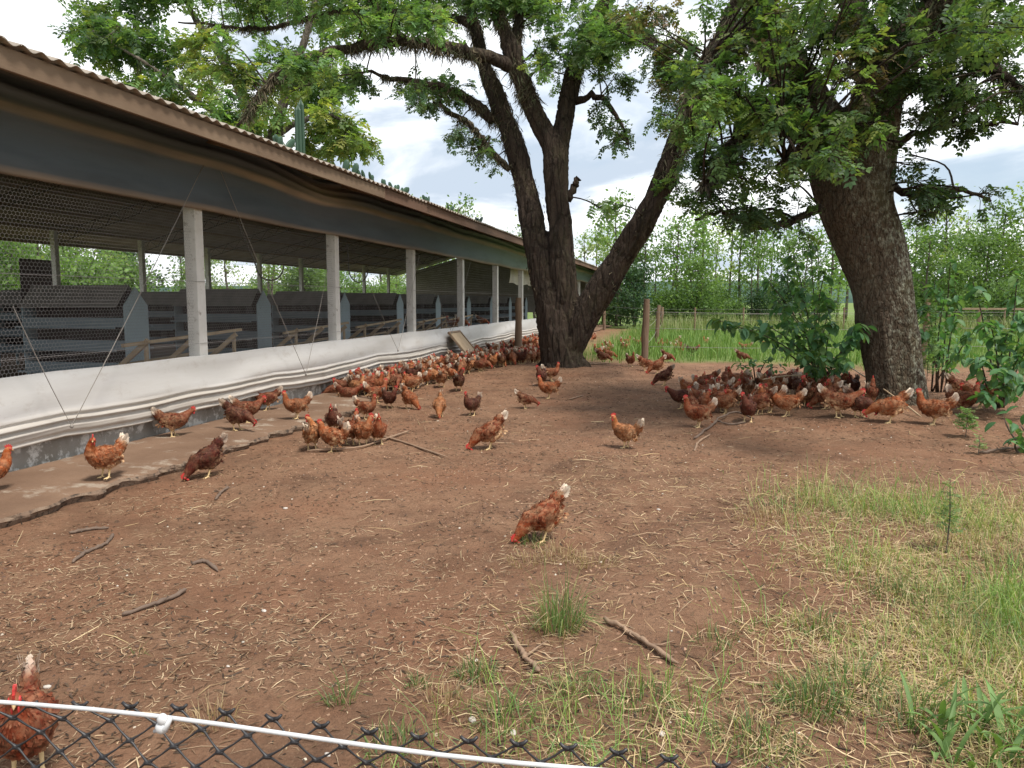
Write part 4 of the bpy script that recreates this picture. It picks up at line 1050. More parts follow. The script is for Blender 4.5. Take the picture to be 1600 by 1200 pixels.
    for s in (-1, 1):
        for k in range(7):                                       # tail fan
            an = ta + R(-24 + k * 6.0); d0 = np.array((-math.cos(an), s * (.10 + .05 * abs(k - 3)), math.sin(an)))
            blade(tb + np.array((0, s * .008, 0)) + td * .02, d0, (0, 1, .0), .100 + .011 * k - .016 * max(0, k - 5), .017, (1.0, .5))
        w = sh(-.09, .235)
        for k in range(6):                                       # folded flight feathers
            an = a + R(4 + k * 4); blade(np.array((w[0] + .03, s * (.094 - .002 * k), w[1] + .030 - .015 * k)), (-math.cos(an), -s * .22, math.sin(an) * .6 + .06), (0, 1, .2), .105 + .01 * (k % 3), .014, (.0, .35))
    for k in range(34):                                          # fluff under the tail and at the thighs
        p0 = np.array((*sh(-.13 + g.normal(0, .03), .20 + g.normal(0, .03)), 0))[[0, 2, 1]]; p0[1] = g.normal(0, .035)
        blade(p0, (-.7 + g.normal(0, .3), g.normal(0, .4), -.5), (0, 1, .1), .045, .014, (.0, 1.0))
    pm = mesh_np('feathers', np.concatenate(V), np.arange(sum(len(x) for x in V)).reshape(-1, 4), np.concatenate(Cc)); pm.materials.append(M['hen_plumage'])
    # head furniture
    up = unit(np.array((0, 0, 1.0)) - hh * hh[2] + np.array((1e-4, 0, 0))) if abs(hh[2]) < .97 else np.array((1.0, 0, 0))
    lat = np.cross(up, hh)
    hp = lambda f, u_, l_: tuple(skull + hh * f + up * u_ + lat * l_)
    cb = MB(); prof = [(-.030, .018), (-.034, .040), (-.022, .034), (-.016, .052), (-.006, .040), (.002, .058), (.010, .041), (.020, .052), (.024, .034), (.036, .036), (.034, .016), (.0, .014)]
    m_ = len(prof); cb.add([hp(f, u_, -.0045) for f, u_ in prof] + [hp(f, u_, .0045) for f, u_ in prof], [tuple(range(m_)), tuple(range(2*m_ - 1, m_ - 1, -1))] + [(i, m_ + i, m_ + (i+1) % m_, (i+1) % m_) for i in range(m_)])
    wt = MB(); rm = Matrix((hh, lat, up)).transposed()
    for s in (-1, 1):
        wt.ell(hp(.020, -.036, s * .011), (.011, .005, .019), rm, 10, 7); wt.ell(hp(.014, .002, s * .0155), (.017, .009, .015), rm, 10, 7)
    bk = MB(); bk.tube([hp(.026, -.004, 0), hp(.042, -.007, 0), hp(.056, -.014, 0)], [.0105, .0075, .0015], 8)
    ey = MB()
    for s in (-1, 1): ey.ell(hp(.014, .006, s * .0235), (.0045, .003, .0045), rm, 8, 6)
    parts = [('comb', cb.mesh('comb'), 'hen_comb'), ('wattle', wt.mesh('wattle', True), 'hen_comb'), ('beak', bk.mesh('beak', True), 'hen_beak'), ('eye', ey.mesh('eye', True), 'hen_eye')]
    for _, m2, k2 in parts: m2.materials.append(M[k2])
    if sit:
        for m2 in [me, pm] + [q_[1] for q_ in parts]: m2.transform(Matrix.Translation((0, 0, -.092)))
    return me, pm, parts
UPN = [(.136, .290, .058), (.146, .325, .045), (.150, .360, .037), (.155, .392, .032), (.166, .414, .029)]
MIDN = [(.146, .276, .058), (.178, .300, .045), (.205, .318, .037), (.228, .332, .032), (.248, .338, .028)]
PKN = [(.152, .156, .066), (.190, .116, .053), (.216, .082, .041), (.232, .060, .031), (.245, .048, .027)]
LOWN = [(.150, .205, .064), (.192, .185, .050), (.225, .160, .036), (.252, .138, .031), (.268, .122, .027)]
POSE = {
 'up': make_hen(1, 4, UPN, -8), 'upl': make_hen(2, 6, UPN, -5, 48), 'upr': make_hen(3, 2, UPN, -10, -50, tail=45),
 'walk': make_hen(4, -2, MIDN, -12, 8, 48, .035), 'low': make_hen(5, -16, LOWN, -38, -10, 50, .02), 'peck': make_hen(6, -27, PKN, -62, 6, 58, .025),
 'fluff': make_hen(7, 10, [(x - .01, z - .02, r * 1.12) for x, z, r in UPN], -15, 25, 60), 'back': make_hen(8, 0, UPN, -8, 80, 40),
 'sit': make_hen(9, 2, [(x - .01, z - .035, r * 1.1) for x, z, r in UPN], -10, -30, 35, sit=True),
 'preen': make_hen(10, 3, [(.130, .286, .062), (.120, .318, .050), (.100, .338, .040), (.075, .340, .034), (.055, .330, .029)], 200, 55, 50),
}
TINT = {'dark': (.075, .0125, .006, .4), 'brown': (.150, .026, .008, .75), 'rust': (.215, .040, .0095, .95), 'orange': (.275, .064, .0135, .95), 'pale': (.25, .070, .022, 1.0), 'tan': (.34, .125, .042, 1.0)}
HENS = []
def hen(x, y, z, heading, pose, tint, label, group, s=1.0, small=False):
    me, pm, parts = POSE[pose]
    o = link('hen', me); o.location = (x, y, z); o.rotation_euler = (0, 0, heading); s *= .84 * random.uniform(.92, 1.06); o.scale = (s, s, s)
    c = np.array(TINT[tint]); c[:3] *= random.uniform(.85, 1.15); c[3] = min(1, c[3] * random.uniform(.6, 1.3)); o.color = tuple(c)
    f = link('plumage', pm, None, o); f.color = tuple(c); f['kind'] = 'stuff'
    for nm, m2, _ in parts:
        if small and nm == 'eye': continue
        link(nm, m2, None, o)
    tag(o, label, 'hen', group); HENS.append((x, y)); return o
def hen_px(u, v, facing, pose, tint, label, group='hens scattered in the yard', s=1.0, z=None):
    "facing as seen from the standpoint: 0 right, 90 away, 180 left, 270 towards"
    zz_ = 0.0 if z is None else z
    p = G(u, v, zz_)
    if z is not None and p[0] > np.interp(p[1], AY, edge) - .01: p[0] = np.interp(p[1], AY, edge) - .06
    if z is None: p[2] = float(ground_z(p[0], p[1]))
    brg = math.atan2(p[1], p[0]) - math.pi / 2
    return hen(p[0], p[1], p[2] - .004, R(facing) + brg, pose, tint, label, group, s)
AP = .094
ga, gn, gr, gf = 'hens on the concrete apron', 'hens scattered in the yard', 'hens crowding under the leaning tree', 'hens in the packed flock'
for a in [
 (-14, 768, 5, 'up', 'orange', 'orange hen cut off by the left edge of the picture, on the apron', ga, 1, AP),
 (163, 747, 215, 'upl', 'orange', 'orange-brown hen standing upright on the apron near its left end', ga, 1.02, AP),
 (273, 682, 12, 'walk', 'brown', 'brown hen with pale tail walking away along the curtain on the apron', ga, 1, AP),
 (324, 744, 200, 'peck', 'dark', 'dark hen pecking just off the broken edge of the apron', gn),
 (372, 672, 330, 'low', 'dark', 'dark hen bending down on the apron below the curtain', ga, 1, AP),
 (389, 660, 20, 'walk', 'brown', 'brown hen half hidden behind the bending hen on the apron', ga, 1, AP),
 (417, 641, 185, 'walk', 'brown', 'brown hen facing left under the curtain, between two others on the apron', ga, 1, AP),
 (462, 654, 195, 'up', 'pale', 'hen with cream back and white tail upright at the end of the apron', ga, 1.08, AP),
 (488, 701, 75, 'back', 'tan', 'orange hen seen from behind, leftmost of the tight cluster', gn, 1.05),
 (519, 704, 150, 'fluff', 'orange', 'fluffy orange hen in front of the tight cluster', gn, 1.03),
 (521, 676, 260, 'up', 'dark', 'dark hen at the back of the tight cluster', gn),
 (548, 694, 60, 'up', 'rust', 'rust hen in the middle of the tight cluster', gn),
 (568, 697, 290, 'upl', 'orange', 'orange hen second from the right in the tight cluster', gn, 1.02),
 (591, 694, 275, 'up', 'rust', 'red-brown hen facing forward, rightmost of the tight cluster', gn, 1.03),
 (573, 652, 330, 'up', 'rust', 'rust hen standing behind the tight cluster', gn),
 (545, 629, 350, 'walk', 'brown', 'brown hen with white tail tip walking right beside the flock', gn),
 (524, 622, 200, 'low', 'brown', 'brown hen bending at the front edge of the flock', gn),
 (590, 628, 20, 'up', 'rust', 'rust hen with head up beside a dark hen at the flock front', gn),
 (609, 635, 300, 'upl', 'dark', 'very dark hen with bright comb at the flock front', gn),
 (640, 637, 310, 'peck', 'orange', 'orange hen pecking alone just in front of the flock', gn),
 (687, 649, 265, 'peck', 'tan', 'pale-backed hen pecking towards the viewer', gn, 1.05),
 (737, 647, 230, 'up', 'dark', 'dark mahogany hen with bright red comb standing alone', gn),
 (690, 607, 85, 'back', 'pale', 'pale speckled hen seen from behind in front of the flock', gn),
 (717, 612, 80, 'upr', 'dark', 'dark hen turned away in front of the flock', gn, 1.05),
 (783, 580, 300, 'peck', 'tan', 'light tan hen pecking at the right front of the flock', gn),
 (764, 702, 192, 'peck', 'rust', 'rust hen with white tail tip pecking in the middle of the yard', gn, 1.05),
 (976, 702, 150, 'upl', 'tan', 'pale-necked hen with white tail walking across open dirt', gn, 1.05),
 (848, 845, 200, 'peck', 'rust', 'large red hen with white tail pecking at a grass tuft', gn, .98),
 (856, 622, 188, 'up', 'orange', 'golden hen with white tail left of the forked trunk', gn, 1.05),
 (822, 636, 5, 'low', 'brown', 'small brown hen walking right in front of the golden hen', gn, .88),
 (862, 600, 20, 'up', 'rust', 'rust hen with pale breast at the foot of the forked trunk', gn),
 (846, 606, 255, 'upr', 'dark', 'dark hen tucked behind the golden hen', gn),
 (985, 580, 300, 'up', 'brown', 'brown hen standing by the nearer fence post', gn),
 (942, 573, 350, 'low', 'brown', 'brown hen bending down right of the forked trunk', gn),
 (951, 563, 20, 'low', 'rust', 'rust hen behind the bending one right of the forked trunk', gn),
 (1043, 567, 330, 'low', 'brown', 'brown hen sloping down past the nearer fence post', gn),
 (1081, 556, 12, 'walk', 'dark', 'dark hen with white tail walking at the grass edge', gn),
 (1008, 586, 20, 'low', 'rust', 'rust hen bending at the foot of the nearer fence post', gn),
 (1026, 590, 200, 'peck', 'rust', 'red hen with head low right of the fence post foot', gn),
 (1037, 603, 190, 'peck', 'dark', 'dark hen pecking between the fence post and the right crowd', gn),
 (1064, 638, 190, 'walk', 'dark', 'dark hen leaning left at the edge of the right crowd', gr),
 (1089, 671, 195, 'up', 'rust', 'rust hen with cream belly nearest the viewer, left of the right crowd', gr, 1.05),
 (1104, 612, 185, 'low', 'brown', 'brown hen lying low at the back left of the right crowd', gr),
 (1098, 640, 200, 'walk', 'brown', 'brown hen hidden behind the cream-bellied hen', gr),
 (1132, 648, 185, 'low', 'pale', 'hen with cream rump between a rust hen and a dark hen', gr),
 (1168, 664, 262, 'upr', 'dark', 'almost black-brown hen with bright comb facing forward under the tree', gr, 1.05),
 (1163, 622, 250, 'up', 'brown', 'brown hen upright behind the almost black-brown hen', gr),
 (1192, 620, 240, 'up', 'dark', 'dark-necked hen upright beside a pale hen at the back', gr),
 (1203, 630, 30, 'low', 'tan', 'pale hen bending at the back of the right crowd', gr),
 (1201, 652, 200, 'fluff', 'pale', 'buff-sided hen partly behind a striding golden hen', gr),
 (1228, 657, 188, 'walk', 'orange', 'golden hen striding left in the middle of the right crowd', gr, 1.08),
 (1238, 625, 260, 'up', 'dark', 'dark hen with tall neck at the back of the right crowd', gr, 1.05),
 (1250, 632, 300, 'up', 'dark', 'second dark tall-necked hen at the back of the right crowd', gr),
 (1262, 648, 90, 'back', 'brown', 'brown hen turned away by the shrub stem', gr),
 (1276, 640, 200, 'low', 'rust', 'rust hen bending under the shrub', gr),
 (1312, 663, 5, 'walk', 'rust', 'rust hen with big white tail walking right under the shrub', gr, 1.1),
 (1342, 664, 330, 'low', 'dark', 'dark hen bending between two hens at the leaning trunk', gr),
 (1388, 671, 195, 'low', 'orange', 'orange hen with white tail lowering its head at the leaning trunk', gr, 1.1),
 (1358, 650, 80, 'up', 'brown', 'brown hen looking away against the leaning trunk', gr),
 (1456, 674, 185, 'up', 'orange', 'tall orange hen with raised red head before the leaning trunk', gr, 1.15),
 (1506, 662, 20, 'fluff', 'brown', 'brown hen with cream tail half hidden by the right shrub', gr, 1.05),
 (1528, 655, 200, 'walk', 'pale', 'speckled pale hen behind the stems of the right shrub', gr, 1.05),
 (1498, 632, 30, 'low', 'brown', 'brown hen in shade behind the leaning trunk foot', gr),
 (1542, 634, 160, 'up', 'dark', 'dark hen behind the right shrub', gr),
 (1330, 636, 250, 'up', 'dark', 'black-brown hen in deep shade against the shrub stems', gr),
 (1218, 616, 200, 'walk', 'rust', 'rust hen at the far back of the right crowd', gr),
 (1290, 652, 170, 'peck', 'brown', 'brown hen pecking under the shrub leaves', gr),
 (1150, 640, 100, 'upr', 'rust', 'rust hen facing away behind the cream-rumped hen', gr),
 (1185, 655, 160, 'low', 'brown', 'brown hen lowered beside the almost black-brown hen', gr),
 (1165, 551, 200, 'walk', 'rust', 'rust hen out in the grass beyond the shrub', gn),
 (1197, 545, 10, 'walk', 'orange', 'orange hen far out in the grass beyond the shrub', gn),
 (1056, 551, 20, 'low', 'tan', 'pale hen at the grass edge just beyond the fence post', gn),
 (1160, 566, 350, 'low', 'brown', 'brown hen half hidden by the low shrub leaves', gn),
]:
    a = list(a)
    if a[6] == gr: a[7:] = [(a[7] if len(a) > 7 else 1.0) * 1.10]
    hen_px(*a)
# the near hen beyond the fence, its feet below the picture
p = G(44, 1212); hen(p[0], p[1], 0, R(-52), 'up', 'brown', 'large glossy brown hen right behind the foreground netting, lower left', gn, 1.08)
def desc(ps, tn):
    return {'pale': 'speckled'}.get(tn, tn) + ' hen ' + {'peck': 'pecking', 'low': 'with lowered head', 'walk': 'stretching forward', 'back': 'looking sideways', 'fluff': 'with puffed feathers', 'sit': 'sitting', 'preen': 'preening'}.get(ps, 'with head up')
# packed flock between the curtain and the forked tree
poly = [(488, 604), (530, 582), (600, 562), (690, 541), (770, 531), (838, 527), (848, 574), (800, 580), (740, 588), (690, 597), (620, 612), (560, 622), (505, 618)]
def inside(u, v, poly):
    c = False; j = len(poly) - 1
    for i in range(len(poly)):
        (a, b), (c2, d) = poly[i], poly[j]
        if (b > v) != (d > v) and u < (c2 - a) * (v - b) / (d - b) + a: c = not c
        j = i
    return c
cnt, tries = 0, 0
poses = ['up', 'upl', 'upr', 'walk', 'low', 'peck', 'fluff', 'back', 'sit', 'preen', 'walk', 'low']; tints = ['brown', 'rust', 'rust', 'orange', 'dark', 'brown', 'pale', 'tan']
while cnt < 165 and tries < 20000:
    tries += 1; u, v = random.uniform(485, 852), random.uniform(526, 622)
    if not inside(u, v, poly): continue
    p = G(u, v)
    if min((p[0] - a) ** 2 + (p[1] - b) ** 2 for a, b in HENS) < (.19 if v > 575 else .23 if v > 555 else .36) ** 2: continue
    zf = AP if p[0] < np.interp(p[1], AY, edge) else float(ground_z(p[0], p[1]))
    if p[0] < -5.55: continue
    zone = 'near its left end' if u < 590 else 'left of the tilted hatch' if u < 670 else 'below the tilted hatch' if u < 745 else 'crowding up to the forked trunk'
    ps, tn = random.choice(poses), random.choice(tints)
    word = {'dark': 'dark', 'brown': 'brown', 'rust': 'rust', 'orange': 'orange', 'pale': 'speckled', 'tan': 'tan'}[tn]; pw = {'peck': 'pecking', 'low': 'with lowered head', 'walk': 'stretching forward', 'back': 'looking sideways', 'fluff': 'with puffed feathers', 'sit': 'sitting', 'preen': 'preening'}.get(ps, 'with head up')
    hen(p[0], p[1], zf, random.uniform(0, 6.28), ps, tn, f'{word} hen {pw} in the packed flock, {zone}', f'hens in the packed flock {zone}', 1.0, True); cnt += 1
for k in range(44):
    u, v = random.uniform(1070, 1345), random.uniform(604, 652); p = G(u, v)
    if min((p[0] - a) ** 2 + (p[1] - b) ** 2 for a, b in HENS) < .2 ** 2: continue
    ps, tn = random.choice(poses), random.choice(['brown', 'rust', 'orange', 'pale', 'rust'])
    hen(p[0], p[1], float(ground_z(p[0], p[1])), random.uniform(0, 6.28), ps, tn, desc(ps, tn) + ', squeezed in at the ' + ('left' if u < 1190 else 'right') + ' back of the right crowd', 'hens squeezed in under the leaning tree', 1.05, True)
for k in range(16):
    u, v = random.uniform(918, 1000), random.uniform(530, 568)
    if k > 9: u, v = random.uniform(1030, 1130), random.uniform(538, 552)
    p = G(u, v)
    hen(p[0], p[1], float(ground_z(p[0], p[1])), random.uniform(0, 6.28), random.choice(poses), random.choice(['rust', 'orange', 'tan', 'pale']), 'pale brown hen in the grass just behind the forked trunk' if k <= 9 else 'pale brown hen at the grass edge right of the fence post', 'hens at the grass behind the forked trunk' if k <= 9 else 'hens at the grass edge', 1.0, True)
poly2 = [(492, 600), (560, 566), (650, 548), (700, 560), (690, 592), (640, 612), (560, 628), (500, 622)]
cnt, tries = 0, 0
while cnt < 34 and tries < 6000:
    tries += 1; u, v = random.uniform(490, 700), random.uniform(546, 628)
    if not inside(u, v, poly2): continue
    p = G(u, v)
    if p[0] < -5.6 or min((p[0] - a) ** 2 + (p[1] - b) ** 2 for a, b in HENS) < .185 ** 2: continue
    zf = AP - .02 if p[0] < np.interp(p[1], AY, edge) else float(ground_z(p[0], p[1])); ps, tn = random.choice(poses), random.choice(tints)
    word = {'pale': 'speckled'}.get(tn, tn); pw = {'peck': 'pecking', 'low': 'with lowered head', 'walk': 'stretching forward', 'back': 'looking sideways', 'fluff': 'with puffed feathers', 'sit': 'sitting', 'preen': 'preening'}.get(ps, 'with head up')
    zone = 'near its left end' if u < 590 else 'left of the tilted hatch'
    hen(p[0], p[1], zf, random.uniform(0, 6.28), ps, tn, f'{word} hen {pw} in the packed flock, {zone}', f'hens in the packed flock {zone}', 1.04, True); cnt += 1
# birds inside the barn
for k in range(46):
    y = 6.2 + k * .62 + random.uniform(-.3, .3); x = random.uniform(-8.4, -6.45); z = .16 + (.0 if random.random() < .6 else .25)
    ps, tn = random.choice(['up', 'upl', 'upr', 'walk', 'fluff']), random.choice(['dark', 'brown', 'rust'])
    hen(x, y, .16, random.uniform(0, 6.28), ps, tn, desc(ps, tn) + ' inside the barn ' + ('left of the first white post' if y < PY0 else 'between the first and second white posts' if y < PY0 + BAY else 'between the second and third white posts' if y < PY0 + 2 * BAY else 'past the third white post'), 'hens inside the barn', 1.15, True)
for (u, v, fa, po, ti, lb) in ((706, 506, 200, 'up', 'dark', 'dark hen standing on the wall top above the tilted hatch'), (722, 508, 330, 'low', 'brown', 'brown hen lowering its head on the wall top above the tilted hatch'), (753, 505, 350, 'low', 'brown', 'brown hen on the wall top just before the fifth white post')):
    p = PX(u, v, XW - .02); p[2] = .90; brg = math.atan2(p[1], p[0]) - math.pi / 2
    hen(p[0], p[1], .90, R(fa) + brg, po, ti, lb, 'hens on the barn wall top', 1.0, True)
# ================================================================ hatch, posts, fences
q = PX(712, 530, XW + .3)
hat = empty('tilted_hatch', (XW + .50, q[1], .58)); tag(hat, 'tilted wooden hatch door with pale panel and dark frame leaning out over the curtain', 'hatch')
hat.rotation_euler = (0, R(50), 0)
W2, H2 = .46, .34
b = MB(); b.box((-H2, -W2, -.008), (H2, W2, .008)); b.build('hatch_panel', M['pale_wood'], hat)
for (x0, y0, x1, y1) in ((-H2, -W2 - .05, H2, -W2), (-H2, W2, H2, W2 + .05), (-H2 - .05, -W2 - .05, -H2, W2 + .05), (H2, -W2 - .05, H2 + .05, W2 + .05)):
    b = MB(); b.box((x0, y0, -.025), (x1, y1, .03)); chisel(b.build('hatch_frame', M['old_wood'], hat), .005)
q = G(690, 558); b = MB(); b.tube([(q[0], q[1], -.1), (q[0] + .01, q[1], 1.25)], .028, 8)
tag(b.build('thin_stake', M['old_wood'], smooth=True), 'thin wooden stake beside the tilted hatch', 'stake')

def round_post(u, vb, vt, w, label, lean=0.0, z=None):
    p = G(u, vb); dpt = np.dot(p - CAM, _fw); h = (vb - vt) / F * dpt; r = w / 2 / F * dpt
    b = MB(); n = 9; pts = []; rr = []
    for k in range(n):
        f = k / (n - 1); pts.append((lean * h * f + .01 * random.uniform(-1, 1), .01 * random.uniform(-1, 1), -.15 + (h + .15) * f)); rr.append(r * (1.06 - .12 * f) * random.uniform(.95, 1.05))
    rr[-1] *= .86
    b.tube(pts, rr, 12); o = b.build('fence_post', M['post_wood'], smooth=False); o.location = (p[0], p[1], float(ground_z(p[0], p[1])))
    if label: tag(o, label, 'fence post', 'wooden posts of the yard fence')
    return o, p, h
posts = []
for a in ((810, 560, 466, 11, 'round wooden fence post standing in the flock left of the forked trunk'), (1006, 576, 472, 11, 'round wooden fence post right of the forked trunk, nearest of three', .02),
          (1025, 541, 477, 6.5, 'round wooden fence post leaning slightly, second of the three in line', .05), (1034, 520, 480, 5, 'round wooden fence post, farthest of the three in line'),
          (944, 516, 482, 4.5, 'small far fence post in the grass just right of the forked trunk'), (1441, 575, 468, 9, 'round fence post behind the leaning trunk among shrub leaves', .03), (1528, 528, 484, 6, 'pale fence post near the right edge, holding the rail')):
    posts.append(round_post(*a))
def line_wire(p, q, z0, z1, r, label):
    b = MB(); P = [Vector((p[0], p[1], z0)).lerp(Vector((q[0], q[1], z1)), k / 10) - Vector((0, 0, .05 * math.sin(math.pi * k / 10))) for k in range(11)]
    b.tube(P, r, 5); tag(b.build('fence_wire', M['wire'], smooth=True), label, 'wire', 'wires of the yard fence')
A, B_, C_, D_, E_, F_, H_ = [x[1] for x in posts]
for z in (.55, 1.0, 1.4):
    line_wire(B_, C_, z, z, .004, 'thin fence wire between the near and second posts of the line')
    line_wire(C_, D_, z, z, .004, 'thin fence wire between the two farther posts of the line')
    line_wire(E_, C_, z, z, .004, 'thin fence wire crossing the grass right of the forked trunk')
    line_wire(B_, F_, z, z, .004, 'thin fence wire running right from the near post to the shrubs')
    line_wire(F_, (F_[0] + 14, F_[1] + 4), z, z, .004, 'thin fence wire behind the right shrub')
b = MB(); p, q = G(1480, 528), G(1700, 530); b.bar((p[0], p[1], 1.32), (q[0], q[1], 1.30), .05, .09)
tag(chisel(b.build('fence_rail', M['old_wood']), .008), 'long pale wooden rail behind the right shrub', 'rail')
# far strand fence at the end of the pasture: thin posts with wires
ff = empty('pasture_fence', (3, 41, 0)); tag(ff, 'low wire fence with slim posts across the end of the green pasture', 'fence')
fi = Matrix.Translation((3, 41, 0)).inverted()
for k in range(16):
    x = -2 + k * 2.4; b = MB(); b.tube([(x, 41 + .05 * k, -.1), (x, 41 + .05 * k, 1.35)], .045, 7); o = b.build('post', M['post_wood'], ff); o.matrix_parent_inverse = fi
for z in (.35, .7, 1.0, 1.25):
    b = MB(); b.tube([(-2, 41, z), (34, 41.75, z)], .003, 4); o = b.build('strand', M['wire'], ff); o.matrix_parent_inverse = fi

# ---------------------------------------------------------------- foreground netting with white cord
fence = empty('netting_fence', (0, 1.2, 0)); tag(fence, 'black plastic diamond netting fence with a white top cord, right in front', 'fence')
fv = Matrix.Translation((0, 1.2, 0)).inverted()
FA, FB = D(0, 1097, 1.30), D(870, 1194, 1.10)
rd = Vector(FB - FA).normalized()
cord_l, cord_r = Vector(FA) - rd * 1.6, Vector(FB) + rd * 2.2
b = MB(); P = [cord_l.lerp(cord_r, k / 40) for k in range(41)]; b.tube([p - Vector((0, 0, .006 * math.sin(k * .7))) for k, p in enumerate(P)], .0036, 10)
o = b.build('top_cord', M['white_plastic'], fence, smooth=True); o.matrix_parent_inverse = fv
ip = Vector(D(254, 1128, 1.225))
b = MB(); b.ell(ip + Vector((0, 0, .004)), (.009, .008, .010), n=10, m=7); b.ell(ip + Vector((-.002, 0, -.010)), (.011, .009, .010), n=10, m=7); b.tube([ip + Vector((-.016, 0, -.018)), ip + Vector((.008, -.003, -.008)), ip + Vector((.016, 0, .010))], [.003, .005, .003], 8)
o = b.build('insulator', M['white_plastic'], fence, smooth=True); o.matrix_parent_inverse = fv
# extruded diamond mesh: the strands meet in thick knots
ta_, tb_ = Vector(D(125, 1104, 1.32)), Vector(D(1255, 1203, 1.24))
hdir = Vector(((tb_ - ta_).x, (tb_ - ta_).y, 0)); hl = hdir.length; hdir.normalize(); slope = (tb_.z - ta_.z) / hl
cell = hl / 14.5; hh_ = cell * .35
nb_ = MB(); ncol = 28; nrow = 14; c0 = -5
def kp(c, r):
    j = (math.sin(c * 12.9 + r * 7.7) * .06) * cell
    h_ = (c + (.5 if r % 2 else 0)) * cell + j
    return ta_ + hdir * h_ + Vector((0, 0, slope * h_ - r * hh_ + .005 * math.sin(h_ * 5.0) + .25 * j)) + Vector((-hdir.y, hdir.x, 0)) * (.01 * math.sin(h_ * 9 + r))
def strand(p, q):
    m = [p.lerp(q, f) for f in (0, .18, .5, .82, 1)]; s = Vector((0, 0, .004)); m[1] += s * (1 if q.z < p.z else -1) * .6
    nb_.tube(m, [.0040, .0022, .0016, .0022, .0040], 6, cap=False)
for r in range(nrow):
    for c in range(c0, c0 + ncol):
        p = kp(c, r); nb_.ell(p, (.0085, .0040, .0040), Matrix.Rotation(math.atan2(hdir.y, hdir.x), 3, 'Z'), 8, 5)
        for dc in ((-1, 0) if r % 2 == 0 else (0, 1)):
            if r < nrow - 1: strand(p, kp(c + dc, r + 1))
        if r == 0:                                               # cut ends standing up along the top
            for s in (-1, 1): nb_.tube([p, p + hdir * s * .008 + Vector((0, 0, .003)), p + hdir * s * .014 + Vector((0, 0, .009))], [.0042, .0032, .0026], 6)
o = nb_.build('netting', M['black_plastic'], fence, smooth=True); o.matrix_parent_inverse = fv; o['kind'] = 'stuff'
for e in (cord_l, cord_r):
    b = MB(); b.tube([(e.x, e.y + .03, -.1), (e.x, e.y + .03, e.z + .12)], .035, 10); o = b.build('post', M['post_wood'], fence, smooth=True); o.matrix_parent_inverse = fv

# ---------------------------------------------------------------- cacti on the roof edge
t = NT('cactus'); t.set(color=t.mix(t.noise(9, 4), (.022, .060, .035), (.035, .080, .042)), rough=.55); M['cactus'] = t.m
def roof_z(x): return EAVE_Z + SL * (EAVE_X - x) + .02
def cactus_col(b, p, h, r, nr=7, lean=(0, 0)):
    vs, fs, n = [], [], nr * 2; lv = 12
    for i in range(lv + 1):
        f = i / lv; rr = r * (1.0 if f < .88 else max(.12, math.sqrt(max(0, 1 - ((f - .88) / .12) ** 2)))) * (.85 + .15 * math.sin(min(f * 6, 1.57)))
        for k in range(n):
            a = 2 * math.pi * k / n; q_ = rr * (1.0 if k % 2 == 0 else .66)
            vs.append((p[0] + lean[0] * f * h + q_ * math.cos(a), p[1] + lean[1] * f * h + q_ * math.sin(a), p[2] + h * f))
    for i in range(lv): fs += [(i*n+k, i*n+(k+1) % n, (i+1)*n+(k+1) % n, (i+1)*n+k) for k in range(n)]
    fs.append(tuple(lv * n + k for k in range(n))); b.add(vs, fs)
cp = PX(471, 255, -6.6); cp[2] = roof_z(-6.6) - .05
ct = empty('column_cactus', cp); tag(ct, 'tall dark green column cactus rising over the barn roof edge', 'cactus')
for (dx, dy, h, r) in ((0, .03, 1.12, .062), (.0, -.075, 1.0, .058)):
    b = MB(); cactus_col(b, (dx, dy, 0), h, r); b.build('stem', M['cactus'], ct)
for k, (u, v) in enumerate(((541, 274), (555, 277), (566, 282), (580, 287), (600, 297), (615, 303), (628, 307), (668, 323), (702, 338), (747, 357), (432, 238), (440, 240))):
    p = PX(u, v + 6, EAVE_X - .25); z = roof_z(EAVE_X - .25) - .01
    o = empty('roof_cactus', (EAVE_X - .25, p[1], z)); b = MB()
    for j in range(1 if k < 2 else 3):
        a = random.uniform(-1, 1); h = random.uniform(.15, .24); c = Vector((0, .08 * j - .05, 0)); d = Vector((.3 * a, random.choice((-1.2, 1.0, 1.4)) if k > 1 else .05, .8)).normalized()
        rm = d.to_track_quat('Z', 'Y').to_matrix(); b = MB(); b.ell(c + d * h * .5, (.022, .055, h * .55), rm, 10, 8); b.build('pad', M['cactus'], o, smooth=True)
    tag(o, ['small upright cactus pad at the roof edge, left of a pair', 'small upright cactus pad at the roof edge, right of a pair'][k] if k < 2 else f'small leaning cactus on the roof edge, {ordw(k - 2)} after the upright pair' if k < 10 else 'small leaning cactus beside the tall column cactus', 'cactus', None if k < 2 else 'small cacti along the roof edge')

# ---------------------------------------------------------------- broad-leaved shrubs round the leaning tree
def leaf_mesh(seed, fold):
    g = np.random.default_rng(seed); V = []; Fc = []; C = []; n = 7
    base = np.array([(.085, .19, .075), (.11, .22, .08), (.065, .155, .066), (.14, .23, .085), (.09, .19, .10)][seed % 5])
    for i in range(n):
        f = i / (n - 1); w = .30 * math.sin(math.pi * min(1, f * .93 + .05)) ** .8 * (1 if f < .99 else .05); z = -.28 * f * f
        V += [(f, -w, z + w * fold), (f, 0, z), (f, w, z + w * fold)]; C += [base * g.uniform(.9, 1.1), base * 1.25, base * g.uniform(.9, 1.1)]
    for i in range(n - 1):
        a = i * 3; Fc += [(a, a+3, a+4, a+1), (a+1, a+4, a+5, a+2)]
    me = mesh_np('leaf', V, Fc, np.array(C), smooth=True); me.materials.append(M['shrub_leaves']); return me
LEAF = [leaf_mesh(k, .25 + .1 * (k % 3)) for k in range(5)]
